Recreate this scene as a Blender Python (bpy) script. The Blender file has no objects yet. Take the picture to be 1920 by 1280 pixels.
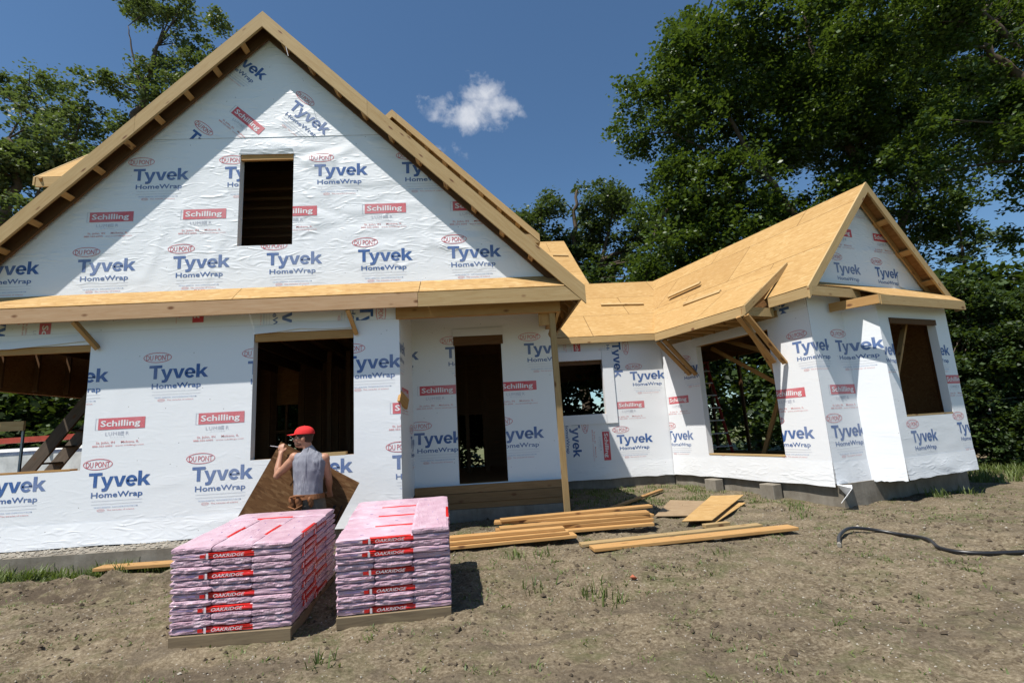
import bpy, bmesh, math, random
import numpy as np
from mathutils import Vector, Matrix, noise
random.seed(7)
sc = bpy.context.scene
col = sc.collection
R = math.radians
WM = {}                                   # world matrix of every object made here

# ------------------------------------------------------------------ materials
def nmat(name, base=(.5, .5, .5), rough=.8, spec=.3):
    m = bpy.data.materials.new(name); m.use_nodes = True
    b = m.node_tree.nodes['Principled BSDF']
    b.inputs['Base Color'].default_value = (*base, 1)
    b.inputs['Roughness'].default_value = rough
    b.inputs['Specular IOR Level'].default_value = spec
    return m, m.node_tree, b
def node(nt, t, **kw):
    n = nt.nodes.new(t)
    for k, v in kw.items():
        if k.startswith('i_'):
            n.inputs[k[2:].replace('_', ' ')].default_value = v
        else: setattr(n, k, v)
    return n
def ramp(nt, fac, stops, interp='LINEAR'):
    r = nt.nodes.new('ShaderNodeValToRGB'); r.color_ramp.interpolation = interp
    e = r.color_ramp.elements
    while len(e) > 1: e.remove(e[-1])
    e[0].position = stops[0][0]; e[0].color = (*stops[0][1], 1)
    for p, c in stops[1:]:
        x = e.new(p); x.color = (*c, 1)
    nt.links.new(fac, r.inputs[0]); return r.outputs[0]
def coords(nt, scale=(1, 1, 1), kind='Object', rnd=False, rot=(0, 0, 0)):
    tc = nt.nodes.new('ShaderNodeTexCoord'); mp = nt.nodes.new('ShaderNodeMapping')
    mp.inputs['Scale'].default_value = scale; mp.inputs['Rotation'].default_value = rot
    nt.links.new(tc.outputs[kind], mp.inputs[0])
    if rnd:
        oi = nt.nodes.new('ShaderNodeObjectInfo'); ml = node(nt, 'ShaderNodeMath', operation='MULTIPLY')
        ml.inputs[1].default_value = 37.0
        nt.links.new(oi.outputs['Random'], ml.inputs[0]); nt.links.new(ml.outputs[0], mp.inputs['Location'])
    return mp.outputs[0]
def noise_t(nt, vec, scale=5, detail=4, rough=.55, dist=0, typ='FBM'):
    n = node(nt, 'ShaderNodeTexNoise'); n.noise_type = typ
    n.inputs['Scale'].default_value = scale; n.inputs['Detail'].default_value = detail
    n.inputs['Roughness'].default_value = rough; n.inputs['Distortion'].default_value = dist
    nt.links.new(vec, n.inputs['Vector']); return n.outputs['Fac']
def mix(nt, fac, a, b, typ='MIX'):
    m = nt.nodes.new('ShaderNodeMix'); m.data_type = 'RGBA'; m.blend_type = typ
    for v, i in ((fac, 0), (a, 6), (b, 7)):
        if isinstance(v, bpy.types.NodeSocket): nt.links.new(v, m.inputs[i])
        elif i == 0: m.inputs[0].default_value = v
        else: m.inputs[i].default_value = (*v, 1)
    return m.outputs[2]
def bump(nt, b, h, strength=.5, dist=.01, prev=None):
    n = nt.nodes.new('ShaderNodeBump'); n.inputs['Strength'].default_value = strength
    n.inputs['Distance'].default_value = dist; nt.links.new(h, n.inputs['Height'])
    if prev is not None: nt.links.new(prev, n.inputs['Normal'])
    nt.links.new(n.outputs[0], b.inputs['Normal']); return n.outputs[0]

def wood(name, c1, c2, knot=(.16, .07, .03), rough=.75):
    m, nt, b = nmat(name, c1, rough, .25)
    v = coords(nt, (1.2, 14, 14), rnd=True)
    g = noise_t(nt, v, 2.2, 5, .6, .8)
    c = ramp(nt, g, [(.3, c1), (.7, c2)])
    v2 = coords(nt, (2.6, 9, 5), rnd=True)
    vo = node(nt, 'ShaderNodeTexVoronoi'); vo.inputs['Scale'].default_value = 1.0; nt.links.new(v2, vo.inputs['Vector'])
    k = ramp(nt, vo.outputs['Distance'], [(.07, (1, 1, 1)), (.17, (0, 0, 0))])
    c = mix(nt, k, c, knot)
    oi = nt.nodes.new('ShaderNodeObjectInfo'); hs = nt.nodes.new('ShaderNodeHueSaturation')
    mr = node(nt, 'ShaderNodeMapRange'); mr.inputs[3].default_value = .8; mr.inputs[4].default_value = 1.12
    nt.links.new(oi.outputs['Random'], mr.inputs[0]); nt.links.new(mr.outputs[0], hs.inputs['Value']); nt.links.new(c, hs.inputs['Color'])
    nt.links.new(hs.outputs[0], b.inputs['Base Color'])
    bump(nt, b, g, .25, .004)
    return m
def osb(name, c1, c2, c3, seams=True, scale=1.0):
    m, nt, b = nmat(name, c1, .85, .2)
    v = coords(nt, (1, 1, 1))
    w = node(nt, 'ShaderNodeTexNoise'); w.inputs['Scale'].default_value = 3; nt.links.new(v, w.inputs['Vector'])
    def flakes(rz, sc_):
        vv = coords(nt, (sc_ * 11, sc_ * 38, sc_ * 38), rot=(0, 0, rz))
        ad = node(nt, 'ShaderNodeVectorMath', operation='ADD'); s = node(nt, 'ShaderNodeVectorMath', operation='SCALE'); s.inputs['Scale'].default_value = 2.5
        nt.links.new(w.outputs['Color'], s.inputs[0]); nt.links.new(vv, ad.inputs[0]); nt.links.new(s.outputs[0], ad.inputs[1])
        vo = node(nt, 'ShaderNodeTexVoronoi'); vo.inputs['Scale'].default_value = 1; nt.links.new(ad.outputs[0], vo.inputs['Vector'])
        return vo.outputs['Color']
    f1 = flakes(.5, scale); f2 = flakes(-.7, scale * .8)
    s1 = node(nt, 'ShaderNodeSeparateColor'); nt.links.new(f1, s1.inputs[0])
    s2 = node(nt, 'ShaderNodeSeparateColor'); nt.links.new(f2, s2.inputs[0])
    c = ramp(nt, s1.outputs[0], [(0, c2), (.35, c1), (.8, c1), (1, c3)])
    d = ramp(nt, s2.outputs[0], [(0, c2), (.3, c1), (.75, c1), (1, c3)])
    c = mix(nt, .5, c, d)
    big = noise_t(nt, v, .8, 3)
    c = mix(nt, ramp(nt, big, [(.35, (0, 0, 0)), (.65, (.35, .35, .35))]), c, c2)
    st_ = noise_t(nt, coords(nt, (.8, 2.6, 2.6)), 2.2, 6, .7, .8)
    c = mix(nt, ramp(nt, st_, [(.58, (0, 0, 0)), (.74, (.5, .5, .5))]), c, c2)
    if seams:
        br = node(nt, 'ShaderNodeTexBrick'); br.offset = .5
        br.inputs['Scale'].default_value = 1; br.inputs['Mortar Size'].default_value = .006; br.inputs['Mortar Smooth'].default_value = .1
        br.inputs['Brick Width'].default_value = 2.44; br.inputs['Row Height'].default_value = 1.22
        br.inputs['Color1'].default_value = (1, 1, 1, 1); br.inputs['Color2'].default_value = (.9, .88, .86, 1)
        br.inputs['Mortar'].default_value = (.18, .14, .1, 1)
        nt.links.new(v, br.inputs['Vector'])
        c = mix(nt, 1.0, c, br.outputs['Color'], 'MULTIPLY')
    nt.links.new(c, b.inputs['Base Color'])
    bump(nt, b, s1.outputs[0], .3, .002)
    return m
M = {}
M['osb'] = osb('roof_osb', (.45, .285, .115), (.36, .21, .075), (.56, .39, .19))
M['osb_p'] = osb('pent_osb', (.45, .285, .115), (.34, .19, .07), (.59, .42, .22), seams=False, scale=.8)
M['osb_dark'] = osb('weathered_osb', (.17, .085, .035), (.08, .034, .013), (.29, .17, .08), seams=False, scale=1.1)
M['osb_in'] = osb('shade_tinted_osb', (.27, .135, .05), (.18, .08, .028), (.34, .19, .08), seams=False)  # roof board again, with underside shade and reddish bounce put into the colour
M['osb_grey'] = osb('greyed_osb', (.30, .215, .13), (.22, .15, .09), (.36, .27, .17), seams=False)
M['pine'] = wood('pine_lumber', (.46, .33, .165), (.38, .25, .11))
M['pine_red'] = wood('knotty_lumber', (.48, .32, .19), (.40, .24, .125))
M['pine_o'] = wood('fresh_orange_lumber', (.47, .28, .11), (.38, .20, .07))
M['pine_d'] = wood('shade_darkened_brown_lumber', (.145, .075, .034), (.095, .048, .02))  # brown lumber, its colour darkened further to hold indoor and soffit shade
M['pine_b'] = wood('raw_porch_lumber', (.30, .18, .085), (.22, .125, .055))
M['pine_g'] = wood('grey_lumber', (.17, .13, .1), (.1, .08, .06))

def wrap_mat():
    m, nt, b = nmat('white_house_wrap', (.8, .81, .84), .42, .4)
    v = coords(nt, (1, 1, 1))
    va = coords(nt, (.55, .55, 1.7), rot=(0, R(14), 0)); vb = coords(nt, (1.3, 1.3, .55), rot=(0, R(-35), 0))
    a = noise_t(nt, va, 1.5, 3, .5, .6, 'RIDGED_MULTIFRACTAL')
    c = noise_t(nt, vb, 1.2, 3, .5, .9, 'RIDGED_MULTIFRACTAL')
    msk = ramp(nt, noise_t(nt, v, .45, 2), [(.42, (.12, .12, .12)), (.62, (1, 1, 1))])
    ml = node(nt, 'ShaderNodeMath', operation='MULTIPLY'); nt.links.new(a, ml.inputs[0]); nt.links.new(msk, ml.inputs[1])
    ml2 = node(nt, 'ShaderNodeMath', operation='MULTIPLY'); ml2.inputs[1].default_value = .5; nt.links.new(c, ml2.inputs[0])
    ad = node(nt, 'ShaderNodeMath', operation='ADD'); nt.links.new(ml.outputs[0], ad.inputs[0]); nt.links.new(ml2.outputs[0], ad.inputs[1])
    sx = node(nt, 'ShaderNodeSeparateXYZ'); nt.links.new(v, sx.inputs[0])
    up = node(nt, 'ShaderNodeMapRange'); up.inputs[1].default_value = 2.3; up.inputs[2].default_value = 2.9; up.inputs[3].default_value = .15; up.inputs[4].default_value = 1.0
    nt.links.new(sx.outputs[2], up.inputs[0])
    lo = node(nt, 'ShaderNodeMapRange'); lo.inputs[1].default_value = -.75; lo.inputs[2].default_value = -1.05; lo.inputs[3].default_value = 0; lo.inputs[4].default_value = .5
    nt.links.new(sx.outputs[2], lo.inputs[0])
    sm = node(nt, 'ShaderNodeMath', operation='ADD'); nt.links.new(up.outputs[0], sm.inputs[0]); nt.links.new(lo.outputs[0], sm.inputs[1])
    hh = node(nt, 'ShaderNodeMath', operation='MULTIPLY'); nt.links.new(ad.outputs[0], hh.inputs[0]); nt.links.new(sm.outputs[0], hh.inputs[1])
    n1 = bump(nt, b, hh.outputs[0], 1.0, .055)
    vc = coords(nt, (2.2, 2.2, 7), rot=(0, R(20), 0)); cr = noise_t(nt, vc, 1.6, 4, .55, 1.2, 'RIDGED_MULTIFRACTAL')
    h2 = node(nt, 'ShaderNodeMath', operation='MULTIPLY'); nt.links.new(cr, h2.inputs[0]); nt.links.new(sm.outputs[0], h2.inputs[1])
    n1 = bump(nt, b, h2.outputs[0], .8, .012, n1)
    fine = noise_t(nt, v, 38, 4, .7)
    bump(nt, b, fine, .12, .003, n1)
    st = noise_t(nt, v, 9, 5, .7)
    cc = mix(nt, ramp(nt, st, [(.66, (0, 0, 0)), (.8, (.35, .35, .35))]), (.80, .815, .84), (.6, .58, .56))
    sp = node(nt, 'ShaderNodeTexVoronoi'); sp.inputs['Scale'].default_value = 5.5; nt.links.new(v, sp.inputs['Vector'])
    cc = mix(nt, ramp(nt, sp.outputs['Distance'], [(.035, (.7, .7, .7)), (.05, (0, 0, 0))]), cc, (.25, .23, .22))
    nt.links.new(cc, b.inputs['Base Color'])
    return m
M['wrap'] = wrap_mat()
def ink(name, c):
    m, nt, b = nmat(name, c, .5, .3)
    n = noise_t(nt, coords(nt), 55, 4, .75); w = noise_t(nt, coords(nt), 1.1, 3)
    cl = ramp(nt, n, [(.35, c), (.72, tuple(min(.8, x * 1.3 + .07) for x in c))])
    nt.links.new(mix(nt, ramp(nt, w, [(.4, (0, 0, 0)), (.65, (.22, .22, .22))]), cl, (.7, .71, .74)), b.inputs['Base Color'])
    return m
M['blue'] = ink('blue_ink', (.022, .085, .27))
M['red'] = ink('red_ink', (.52, .05, .07))
M['redthin'] = ink('thin_red_ink', (.62, .22, .22))
M['grey'] = ink('grey_ink', (.42, .43, .5))
M['lblue'] = ink('pale_blue_ink', (.3, .38, .55))
M['white'] = ink('white_ink', (.8, .78, .8))
def plain(name, c, rough=.7, spec=.3, var=.25, sc_=8, bmp=0, metal=0):
    m, nt, b = nmat(name, c, rough, spec)
    n = noise_t(nt, coords(nt), sc_, 5, .6)
    nt.links.new(ramp(nt, n, [(.3, tuple(x * (1 - var) for x in c)), (.7, tuple(min(1, x * (1 + var * .6)) for x in c))]), b.inputs['Base Color'])
    b.inputs['Metallic'].default_value = metal
    if bmp: bump(nt, b, n, .5, bmp)
    return m
def concrete():
    m, nt, b = nmat('concrete', (.3, .27, .22), .9, .2)
    v = coords(nt); a = noise_t(nt, v, 2.5, 6, .65); f = noise_t(nt, coords(nt, (9, 9, 1)), 1.5, 4)
    c = ramp(nt, a, [(.3, (.13, .11, .085)), (.55, (.22, .195, .16)), (.75, (.29, .265, .225))])
    c = mix(nt, .25, c, ramp(nt, f, [(.3, (.15, .13, .1)), (.7, (.29, .27, .23))]))
    nt.links.new(c, b.inputs['Base Color']); bump(nt, b, a, .6, .02); return m
M['conc'] = concrete()
M['dark'] = plain('black_tar_coating', (.02, .02, .022), .6)
M['pink'] = None
def bundle_mat():
    m, nt, b = nmat('pink_plastic_film', (.85, .55, .72), .28, .5)
    v = coords(nt, rnd=True)
    n = noise_t(nt, v, 7, 5, .6)
    c = ramp(nt, n, [(.3, (.47, .29, .36)), (.55, (.56, .38, .45)), (.8, (.64, .51, .56))])
    t = node(nt, 'ShaderNodeTexBrick'); t.inputs['Scale'].default_value = 1; t.inputs['Brick Width'].default_value = .028; t.inputs['Row Height'].default_value = .011
    t.inputs['Mortar Size'].default_value = .004; t.inputs['Color1'].default_value = (.5, .45, .5, 1); t.inputs['Color2'].default_value = (1, 1, 1, 1); t.inputs['Mortar'].default_value = (1, 1, 1, 1); t.inputs['Bias'].default_value = .1
    nt.links.new(coords(nt), t.inputs['Vector'])
    big = noise_t(nt, v, 3.2, 1); mk = ramp(nt, big, [(.42, (0, 0, 0)), (.5, (.55, .55, .55))])
    c = mix(nt, mk, c, mix(nt, 1., c, t.outputs['Color'], 'MULTIPLY'))
    nt.links.new(c, b.inputs['Base Color'])
    w = noise_t(nt, coords(nt, (3, 14, 22), rnd=True), 2.2, 4, .6, .7, 'RIDGED_MULTIFRACTAL')
    bump(nt, b, w, .8, .007); return m
M['pink'] = bundle_mat()
def band():
    m, nt, b = nmat('red_label_band', (.58, .02, .018), .3, .5)
    w = noise_t(nt, coords(nt, (3, 14, 22), rnd=True), 2.2, 4, .6, .7, 'RIDGED_MULTIFRACTAL')
    bump(nt, b, w, .5, .005); return m
M['band'] = band()
M['bwhite'] = plain('white_label_print', (.82, .74, .78), .35)
M['purple'] = plain('small_purple_print', (.28, .22, .5), .4)

# ------------------------------------------------------------------ mesh helpers
def tag(o, label=None, cat=None, group=None, kind=None):
    if label: o['label'] = label
    if cat: o['category'] = cat
    if group: o['group'] = group
    if kind: o['kind'] = kind
    return o
def link(o, parent=None, mw=None):
    col.objects.link(o)
    mw = mw if mw is not None else Matrix.Identity(4)
    WM[o] = mw.copy()
    if parent is not None:
        o.parent = parent; o.matrix_parent_inverse = WM[parent].inverted()
    o.matrix_basis = mw
    return o
def empty(name, loc, rz=0):
    o = bpy.data.objects.new(name, None); o.empty_display_size = .2
    return link(o, None, Matrix.Translation(loc) @ Matrix.Rotation(rz, 4, 'Z'))
class MB:
    def __init__(s): s.v = []; s.f = []; s.m = []; s.mats = []; s.smooth = False
    def mi(s, m):
        if m not in s.mats: s.mats.append(m)
        return s.mats.index(m)
    def add(s, vs, fs, m):
        o = len(s.v); s.v += [tuple(v) for v in vs]; i = s.mi(m)
        for f in fs: s.f.append(tuple(o + k for k in f)); s.m.append(i)
    def box(s, x0, x1, y0, y1, z0, z1, m):
        s.add([(x0, y0, z0), (x1, y0, z0), (x1, y1, z0), (x0, y1, z0), (x0, y0, z1), (x1, y0, z1), (x1, y1, z1), (x0, y1, z1)],
              [(0, 3, 2, 1), (4, 5, 6, 7), (0, 1, 5, 4), (1, 2, 6, 5), (2, 3, 7, 6), (3, 0, 4, 7)], m)
    def prism(s, poly, vec, m, m2=None):
        n = len(poly); vec = Vector(vec); P = [Vector(p) for p in poly]
        nrm = Vector((0, 0, 0))
        for i in range(n): nrm += P[i].cross(P[(i + 1) % n])
        if nrm.dot(vec) > 0: P.reverse()
        vs = P + [p + vec for p in P]
        s.add(vs, [tuple(range(n))], m); o = len(s.v) - 2 * n
        s.f.append(tuple(o + n + k for k in reversed(range(n)))); s.m.append(s.mi(m2 or m))
        for i in range(n):
            j = (i + 1) % n; s.f.append((o + j, o + i, o + n + i, o + n + j)); s.m.append(s.mi(m))
    def tube(s, pts, rad, m, seg=8, cap=True):
        pts = [Vector(p) for p in pts]; n = len(pts); rr = rad if isinstance(rad, (list, tuple)) else [rad] * n
        rings = []; up = Vector((0, 0, 1)); vs = []
        prev = None
        for i, p in enumerate(pts):
            d = (pts[min(i + 1, n - 1)] - pts[max(i - 1, 0)]).normalized()
            a = d.cross(up) if prev is None else prev - d * prev.dot(d)
            if a.length < 1e-4: a = d.cross(Vector((1, 0, 0)))
            a.normalize(); prev = a; b = d.cross(a)
            for k in range(seg):
                t = 2 * math.pi * k / seg; vs.append(p + (a * math.cos(t) + b * math.sin(t)) * rr[i])
        fs = []
        for i in range(n - 1):
            for k in range(seg):
                k2 = (k + 1) % seg; fs.append((i * seg + k, i * seg + k2, (i + 1) * seg + k2, (i + 1) * seg + k))
        if cap: fs.append(tuple(reversed(range(seg)))); fs.append(tuple((n - 1) * seg + k for k in range(seg)))
        s.add(vs, fs, m)
    def build(s, name, parent=None, mw=None, smooth=False, bevel=0):
        me = bpy.data.meshes.new(name); me.from_pydata(s.v, [], s.f)
        for m in s.mats: me.materials.append(m)
        me.polygons.foreach_set('material_index', s.m)
        if smooth: me.polygons.foreach_set('use_smooth', [True] * len(s.f))
        me.update()
        if mw is not None: me.transform(mw.inverted())
        o = bpy.data.objects.new(name, me); link(o, parent, mw)
        if bevel:
            md = o.modifiers.new('bevel', 'BEVEL'); md.width = bevel; md.segments = 1
        return o
def board(name, p, q, w, h, m, parent=None, up=(0, 0, 1), bevel=0, ext=0):
    """a board from p to q: w wide sideways, h deep along 'up'; its local X runs along the grain"""
    p = Vector(p); q = Vector(q); x = (q - p).normalized(); L = (q - p).length; up = Vector(up)
    y = up.cross(x).normalized(); z = x.cross(y)
    mw = Matrix(((x.x, y.x, z.x, p.x), (x.y, y.y, z.y, p.y), (x.z, y.z, z.z, p.z), (0, 0, 0, 1)))
    b = MB(); b.box(-ext, L + ext, -w / 2, w / 2, -h / 2, h / 2, m)
    me = bpy.data.meshes.new(name); me.from_pydata(b.v, [], b.f); me.materials.append(m)
    o = bpy.data.objects.new(name, me); link(o, parent, mw)
    if bevel:
        md = o.modifiers.new('bevel', 'BEVEL'); md.width = bevel; md.segments = 1
    return o
def sheet(name, poly, th, m, parent=None, xdir=None, m2=None):
    """a flat sheet: polygon in space, thickness th downwards; local X along xdir, local Y up the slope"""
    P = [Vector(p) for p in poly]; n = (P[1] - P[0]).cross(P[-1] - P[0]).normalized()
    if n.z < 0: n = -n
    x = Vector(xdir) if xdir else (P[1] - P[0]); x = (x - n * x.dot(n)).normalized(); y = n.cross(x)
    mw = Matrix(((x.x, y.x, n.x, P[0].x), (x.y, y.y, n.y, P[0].y), (x.z, y.z, n.z, P[0].z), (0, 0, 0, 1)))
    b = MB(); b.prism(P, -n * th, m, m2)
    return b.build(name, parent, mw)

# ------------------------------------------------------------------ lettering
_txt = {}
def text_tris(s, bold=.0, shear=0., space=1.):
    k = (s, bold, shear, space)
    if k in _txt: return _txt[k]
    c = bpy.data.curves.new('t', 'FONT'); c.body = s; c.resolution_u = 2; c.offset = bold; c.shear = shear; c.space_character = space
    o = bpy.data.objects.new('t', c); col.objects.link(o)
    me = bpy.data.meshes.new_from_object(o); col.objects.unlink(o); bpy.data.objects.remove(o)
    me.calc_loop_triangles()
    V = [(v.co.x, v.co.y) for v in me.vertices]; T = [tuple(V[i] for i in t.vertices) for t in me.loop_triangles]
    bpy.data.meshes.remove(me)
    xs = [p[0] for t in T for p in t]; ys = [p[1] for t in T for p in t]
    x0, x1 = min(xs), max(xs)
    T = [tuple(((p[0] - x0) / (x1 - x0), p[1] / .729) for p in t) for t in T]   # width 1, cap height 1
    _txt[k] = T; return T
def heavy_word():
    k = 'heavy'
    if k in _txt: return _txt[k]
    from mathutils.geometry import tessellate_polygon as tp
    e = [(.38 + .38 * math.cos(R(a)), .36 + .385 * math.sin(R(a))) for a in range(-5, 318, 11)] + [(.38 + .17 * math.cos(R(a)), .36 + .20 * math.sin(R(a))) for a in range(312, 170, -12)] + [(.21, .42)] + [(.38 + .17 * math.cos(R(a)), .42 + .15 * math.sin(R(a))) for a in range(170, 0, -14)] + [(.55, .42), (.21, .42), (.21, .29), (.76, .29)]
    G = [(0, [[(0, .8), (0, 1), (.88, 1), (.88, .8), (.56, .8), (.56, 0), (.32, 0), (.32, .8)]]),
         (.80, [[(0, .72), (.25, .72), (.425, .22), (.59, .72), (.83, .72), (.52, -.12), (.44, -.24), (.30, -.29), (.10, -.28), (.10, -.09), (.22, -.09), (.29, -.04), (.31, .03)]]),
         (1.63, [[(0, .72), (.25, .72), (.41, .22), (.57, .72), (.81, .72), (.54, 0), (.28, 0)]]),
         (3.25, [[(0, 0), (0, 1), (.24, 1), (.24, .42), (.52, .72), (.80, .72), (.50, .42), (.84, 0), (.55, 0), (.33, .28), (.24, .19), (.24, 0)]])]
    T = []
    for ox, polys in G:
        for q in polys:
            for t in tp([[Vector((x, y, 0)) for x, y in q]]): T.append(tuple(((q[i][0] + ox) / 4.09, q[i][1]) for i in t))
    def arc(a0, a1, n):
        for i in range(n):
            a, b = R(a0 + (a1 - a0) * i / n), R(a0 + (a1 - a0) * (i + 1) / n)
            P = [(.38 + .38 * math.cos(a), .36 + .38 * math.sin(a)), (.38 + .38 * math.cos(b), .36 + .38 * math.sin(b)), (.38 + .165 * math.cos(b), .36 + .20 * math.sin(b)), (.38 + .165 * math.cos(a), .36 + .20 * math.sin(a))]
            for t in ((0, 1, 2), (0, 2, 3)): T.append(tuple(((P[i][0] + 2.44) / 4.09, P[i][1]) for i in t))
    arc(-2, 322, 26)
    for t in rect(.1, .285, .755, .415): T.append(tuple(((x + 2.44) / 4.09, y) for x, y in t))
    _txt[k] = T; return T
def rect(x0, y0, x1, y1): return [((x0, y0), (x1, y0), (x1, y1)), ((x0, y0), (x1, y1), (x0, y1))]
def put(T, x, y, w, h): return [tuple((x + p[0] * w, y + p[1] * h) for p in t) for t in T]
def ring(cx, cy, rx, ry, th, n=26):
    out = []
    for i in range(n):
        a, b = 2 * math.pi * i / n, 2 * math.pi * (i + 1) / n
        p = [(cx + rx * math.cos(a), cy + ry * math.sin(a)), (cx + rx * math.cos(b), cy + ry * math.sin(b)),
             (cx + (rx - th) * math.cos(b), cy + (ry - th) * math.sin(b)), (cx + (rx - th) * math.cos(a), cy + (ry - th) * math.sin(a))]
        out += [(p[0], p[1], p[2]), (p[0], p[2], p[3])]
    return out
def logo_a():
    L = []
    L.append(('blue', put(heavy_word(), 0, 0, .86, .205)))
    L.append(('blue', put(text_tris('HomeWrap', .014), .05, -.142, .71, .078)))
    L.append(('red', ring(.11, .325, .205, .078, .009)))
    L.append(('red', put(text_tris('DU PONT', .0, 0, .95), -.055, .283, .33, .082)))
    L.append(('grey', rect(.06, -.19, .76, -.186) + rect(.06, -.235, .76, -.231)))
    L.append(('lblue', put(text_tris('THE NEXT GENERATION   WWW.CONSTRUCTION.TYVEK.COM', .01), .1, -.285, .6, .018)))
    L.append(('redthin', ring(.2, -.318, .055, .02, .004, 14) + put(text_tris('DU PONT'), .16, -.328, .08, .02) + put(text_tris('The miracles of science', 0), .28, -.327, .38, .022)))
    return L
def logo_b():
    L = []
    L.append(('red', rect(.04, 0, .70, .165)))
    L.append(('grey', rect(0, 0, .006, .165) + rect(0, .161, .04, .165) + rect(0, 0, .04, .004)))
    L.append(('white', put(text_tris('Schilling', .022), .075, .045, .56, .088)))
    L.append(('grey', put(text_tris('LUMB  R', 0, 0, 1.15), .15, -.085, .33, .052) + rect(.365, -.085, .41, -.076) + rect(.365, -.063, .41, -.054) + rect(.365, -.042, .41, -.033)))
    L.append(('grey', put(text_tris('DIVISION', 0, 0, 1.8), .22, -.118, .2, .016)))
    L.append(('redthin', put(text_tris('St. John, IN     Mokena, IL', .008), .03, -.2, .6, .032)))
    L.append(('redthin', put(text_tris('888-365-6005', .008), -.02, -.245, .28, .026) + put(text_tris('www.schillings.com'), .3, -.245, .4, .022)))
    return L
def xf(L, x, y, a=0.):
    ca, sa = math.cos(a), math.sin(a)
    return [(m, [tuple((x + p[0] * ca - p[1] * sa, y + p[0] * sa + p[1] * ca) for p in t) for t in T]) for m, T in L]
def clip(poly, cell):
    n = len(cell)
    for i in range(n):
        ax, ay = cell[i]; bx, by = cell[(i + 1) % n]; out = []
        d = [(bx - ax) * (p[1] - ay) - (by - ay) * (p[0] - ax) for p in poly]
        if min(d) >= 0: continue
        if max(d) <= 0: return []
        for k in range(len(poly)):
            p, q, dp, dq = poly[k], poly[(k + 1) % len(poly)], d[k], d[(k + 1) % len(poly)]
            if dp >= 0: out.append(p)
            if (dp > 0 > dq) or (dp < 0 < dq):
                t = dp / (dp - dq); out.append((p[0] + (q[0] - p[0]) * t, p[1] + (q[1] - p[1]) * t))
        poly = out
        if len(poly) < 3: return []
    return poly
def ccw(c):
    a = sum(c[i][0] * c[(i + 1) % len(c)][1] - c[(i + 1) % len(c)][0] * c[i][1] for i in range(len(c)))
    return list(c) if a > 0 else list(reversed(c))
def stamp(b, logos, cells, to3d, off=.003):
    cells = [ccw(c) for c in cells]
    bb = [(min(p[0] for p in c), min(p[1] for p in c), max(p[0] for p in c), max(p[1] for p in c)) for c in cells]
    for L in logos:
        for m, T in L:
            zo = off + (.002 if m == 'white' else 0)
            for t in T:
                x0 = min(p[0] for p in t); x1 = max(p[0] for p in t); y0 = min(p[1] for p in t); y1 = max(p[1] for p in t)
                for c, (a0, b0, a1, b1) in zip(cells, bb):
                    if x1 < a0 or x0 > a1 or y1 < b0 or y0 > b1: continue
                    r = clip(list(t), c)
                    if len(r) >= 3:
                        if sum(r[i][0] * r[(i + 1) % len(r)][1] - r[(i + 1) % len(r)][0] * r[i][1] for i in range(len(r))) < 0: r = r[::-1]
                        b.add([to3d(p[0], p[1], zo) for p in r], [tuple(range(len(r)))], M[m])
def wall(name, parent, P0, d, cells, holes=(), th=.14, logos=(), back='osb_in', label=None, rim=True):
    """cells: convex polygons (s, z) of the wrapped face; s runs along d from P0, outward is to the right of d"""
    P0 = Vector((P0[0], P0[1], 0)); d = Vector((d[0], d[1], 0)).normalized(); out = Vector((d.y, -d.x, 0))
    f = lambda s, z, o=0.: tuple(P0 + d * s + out * o + Vector((0, 0, z)))
    b = MB()
    for c in cells:
        c = ccw(c)
        b.add([f(s, z) for s, z in c], [tuple(range(len(c)))], M['wrap'])
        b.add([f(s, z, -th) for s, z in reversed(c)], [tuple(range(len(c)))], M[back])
    for (s0, z0, s1, z1) in holes:
        for (a, c, mm) in (((s0, z0), (s0, z1), 'wrap'), ((s0, z1), (s1, z1), 'pine_o'), ((s1, z1), (s1, z0), 'wrap'), ((s1, z0), (s0, z0), 'pine_o')):
            b.add([f(*a), f(*a, -th), f(*c, -th), f(*c)], [(0, 1, 2, 3)], M[mm])
    if logos: stamp(b, logos, cells, f)
    o = b.build(name, parent)
    if label: o['label'] = label
    return o
def grid_cells(s0, z0, s1, z1, holes):
    """rectangle minus rectangular holes, as convex cells"""
    xs = sorted({s0, s1, *[h[0] for h in holes], *[h[2] for h in holes]}); xs = [x for x in xs if s0 <= x <= s1]
    cells = []
    for a, b in zip(xs, xs[1:]):
        mid = (a + b) / 2; hs = sorted([h for h in holes if h[0] < mid < h[2]], key=lambda h: h[1]); z = z0
        for h in hs:
            if h[1] > z: cells.append([(a, z), (b, z), (b, h[1]), (a, h[1])])
            z = max(z, h[3])
        if z < z1: cells.append([(a, z), (b, z), (b, z1), (a, z1)])
    return cells
# ------------------------------------------------------------------ the house (origin = the eye point of the photograph, ground about 1.5 m below)
DD = Vector((.9397, .342, 0)); NN = Vector((.342, -.9397, 0))          # the turned wing: along its gable end, and out of it
def PW(s, n, z): return DD * s + NN * n + Vector((0, 0, z))
house = empty('house', (0, 9, -1.45))
tag(house, 'wooden house under construction wrapped in white printed house wrap with bare board roofs', 'house')
FY, OY = 7.8, 7.52                                                   # front wall, front edge of the overhangs
AX, SL = -3.37, .985                                                 # ridge of the front gable, its slope
def tiles(x0, z0, per, n, f, a=0, k=1.0, lo=-8):
    return [xf([(m, [tuple((p[0] * k, p[1] * k) for p in t) for t in T]) for m, T in f()], x0 + per * i, z0, a) for i in range(lo, lo + n)]

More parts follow.
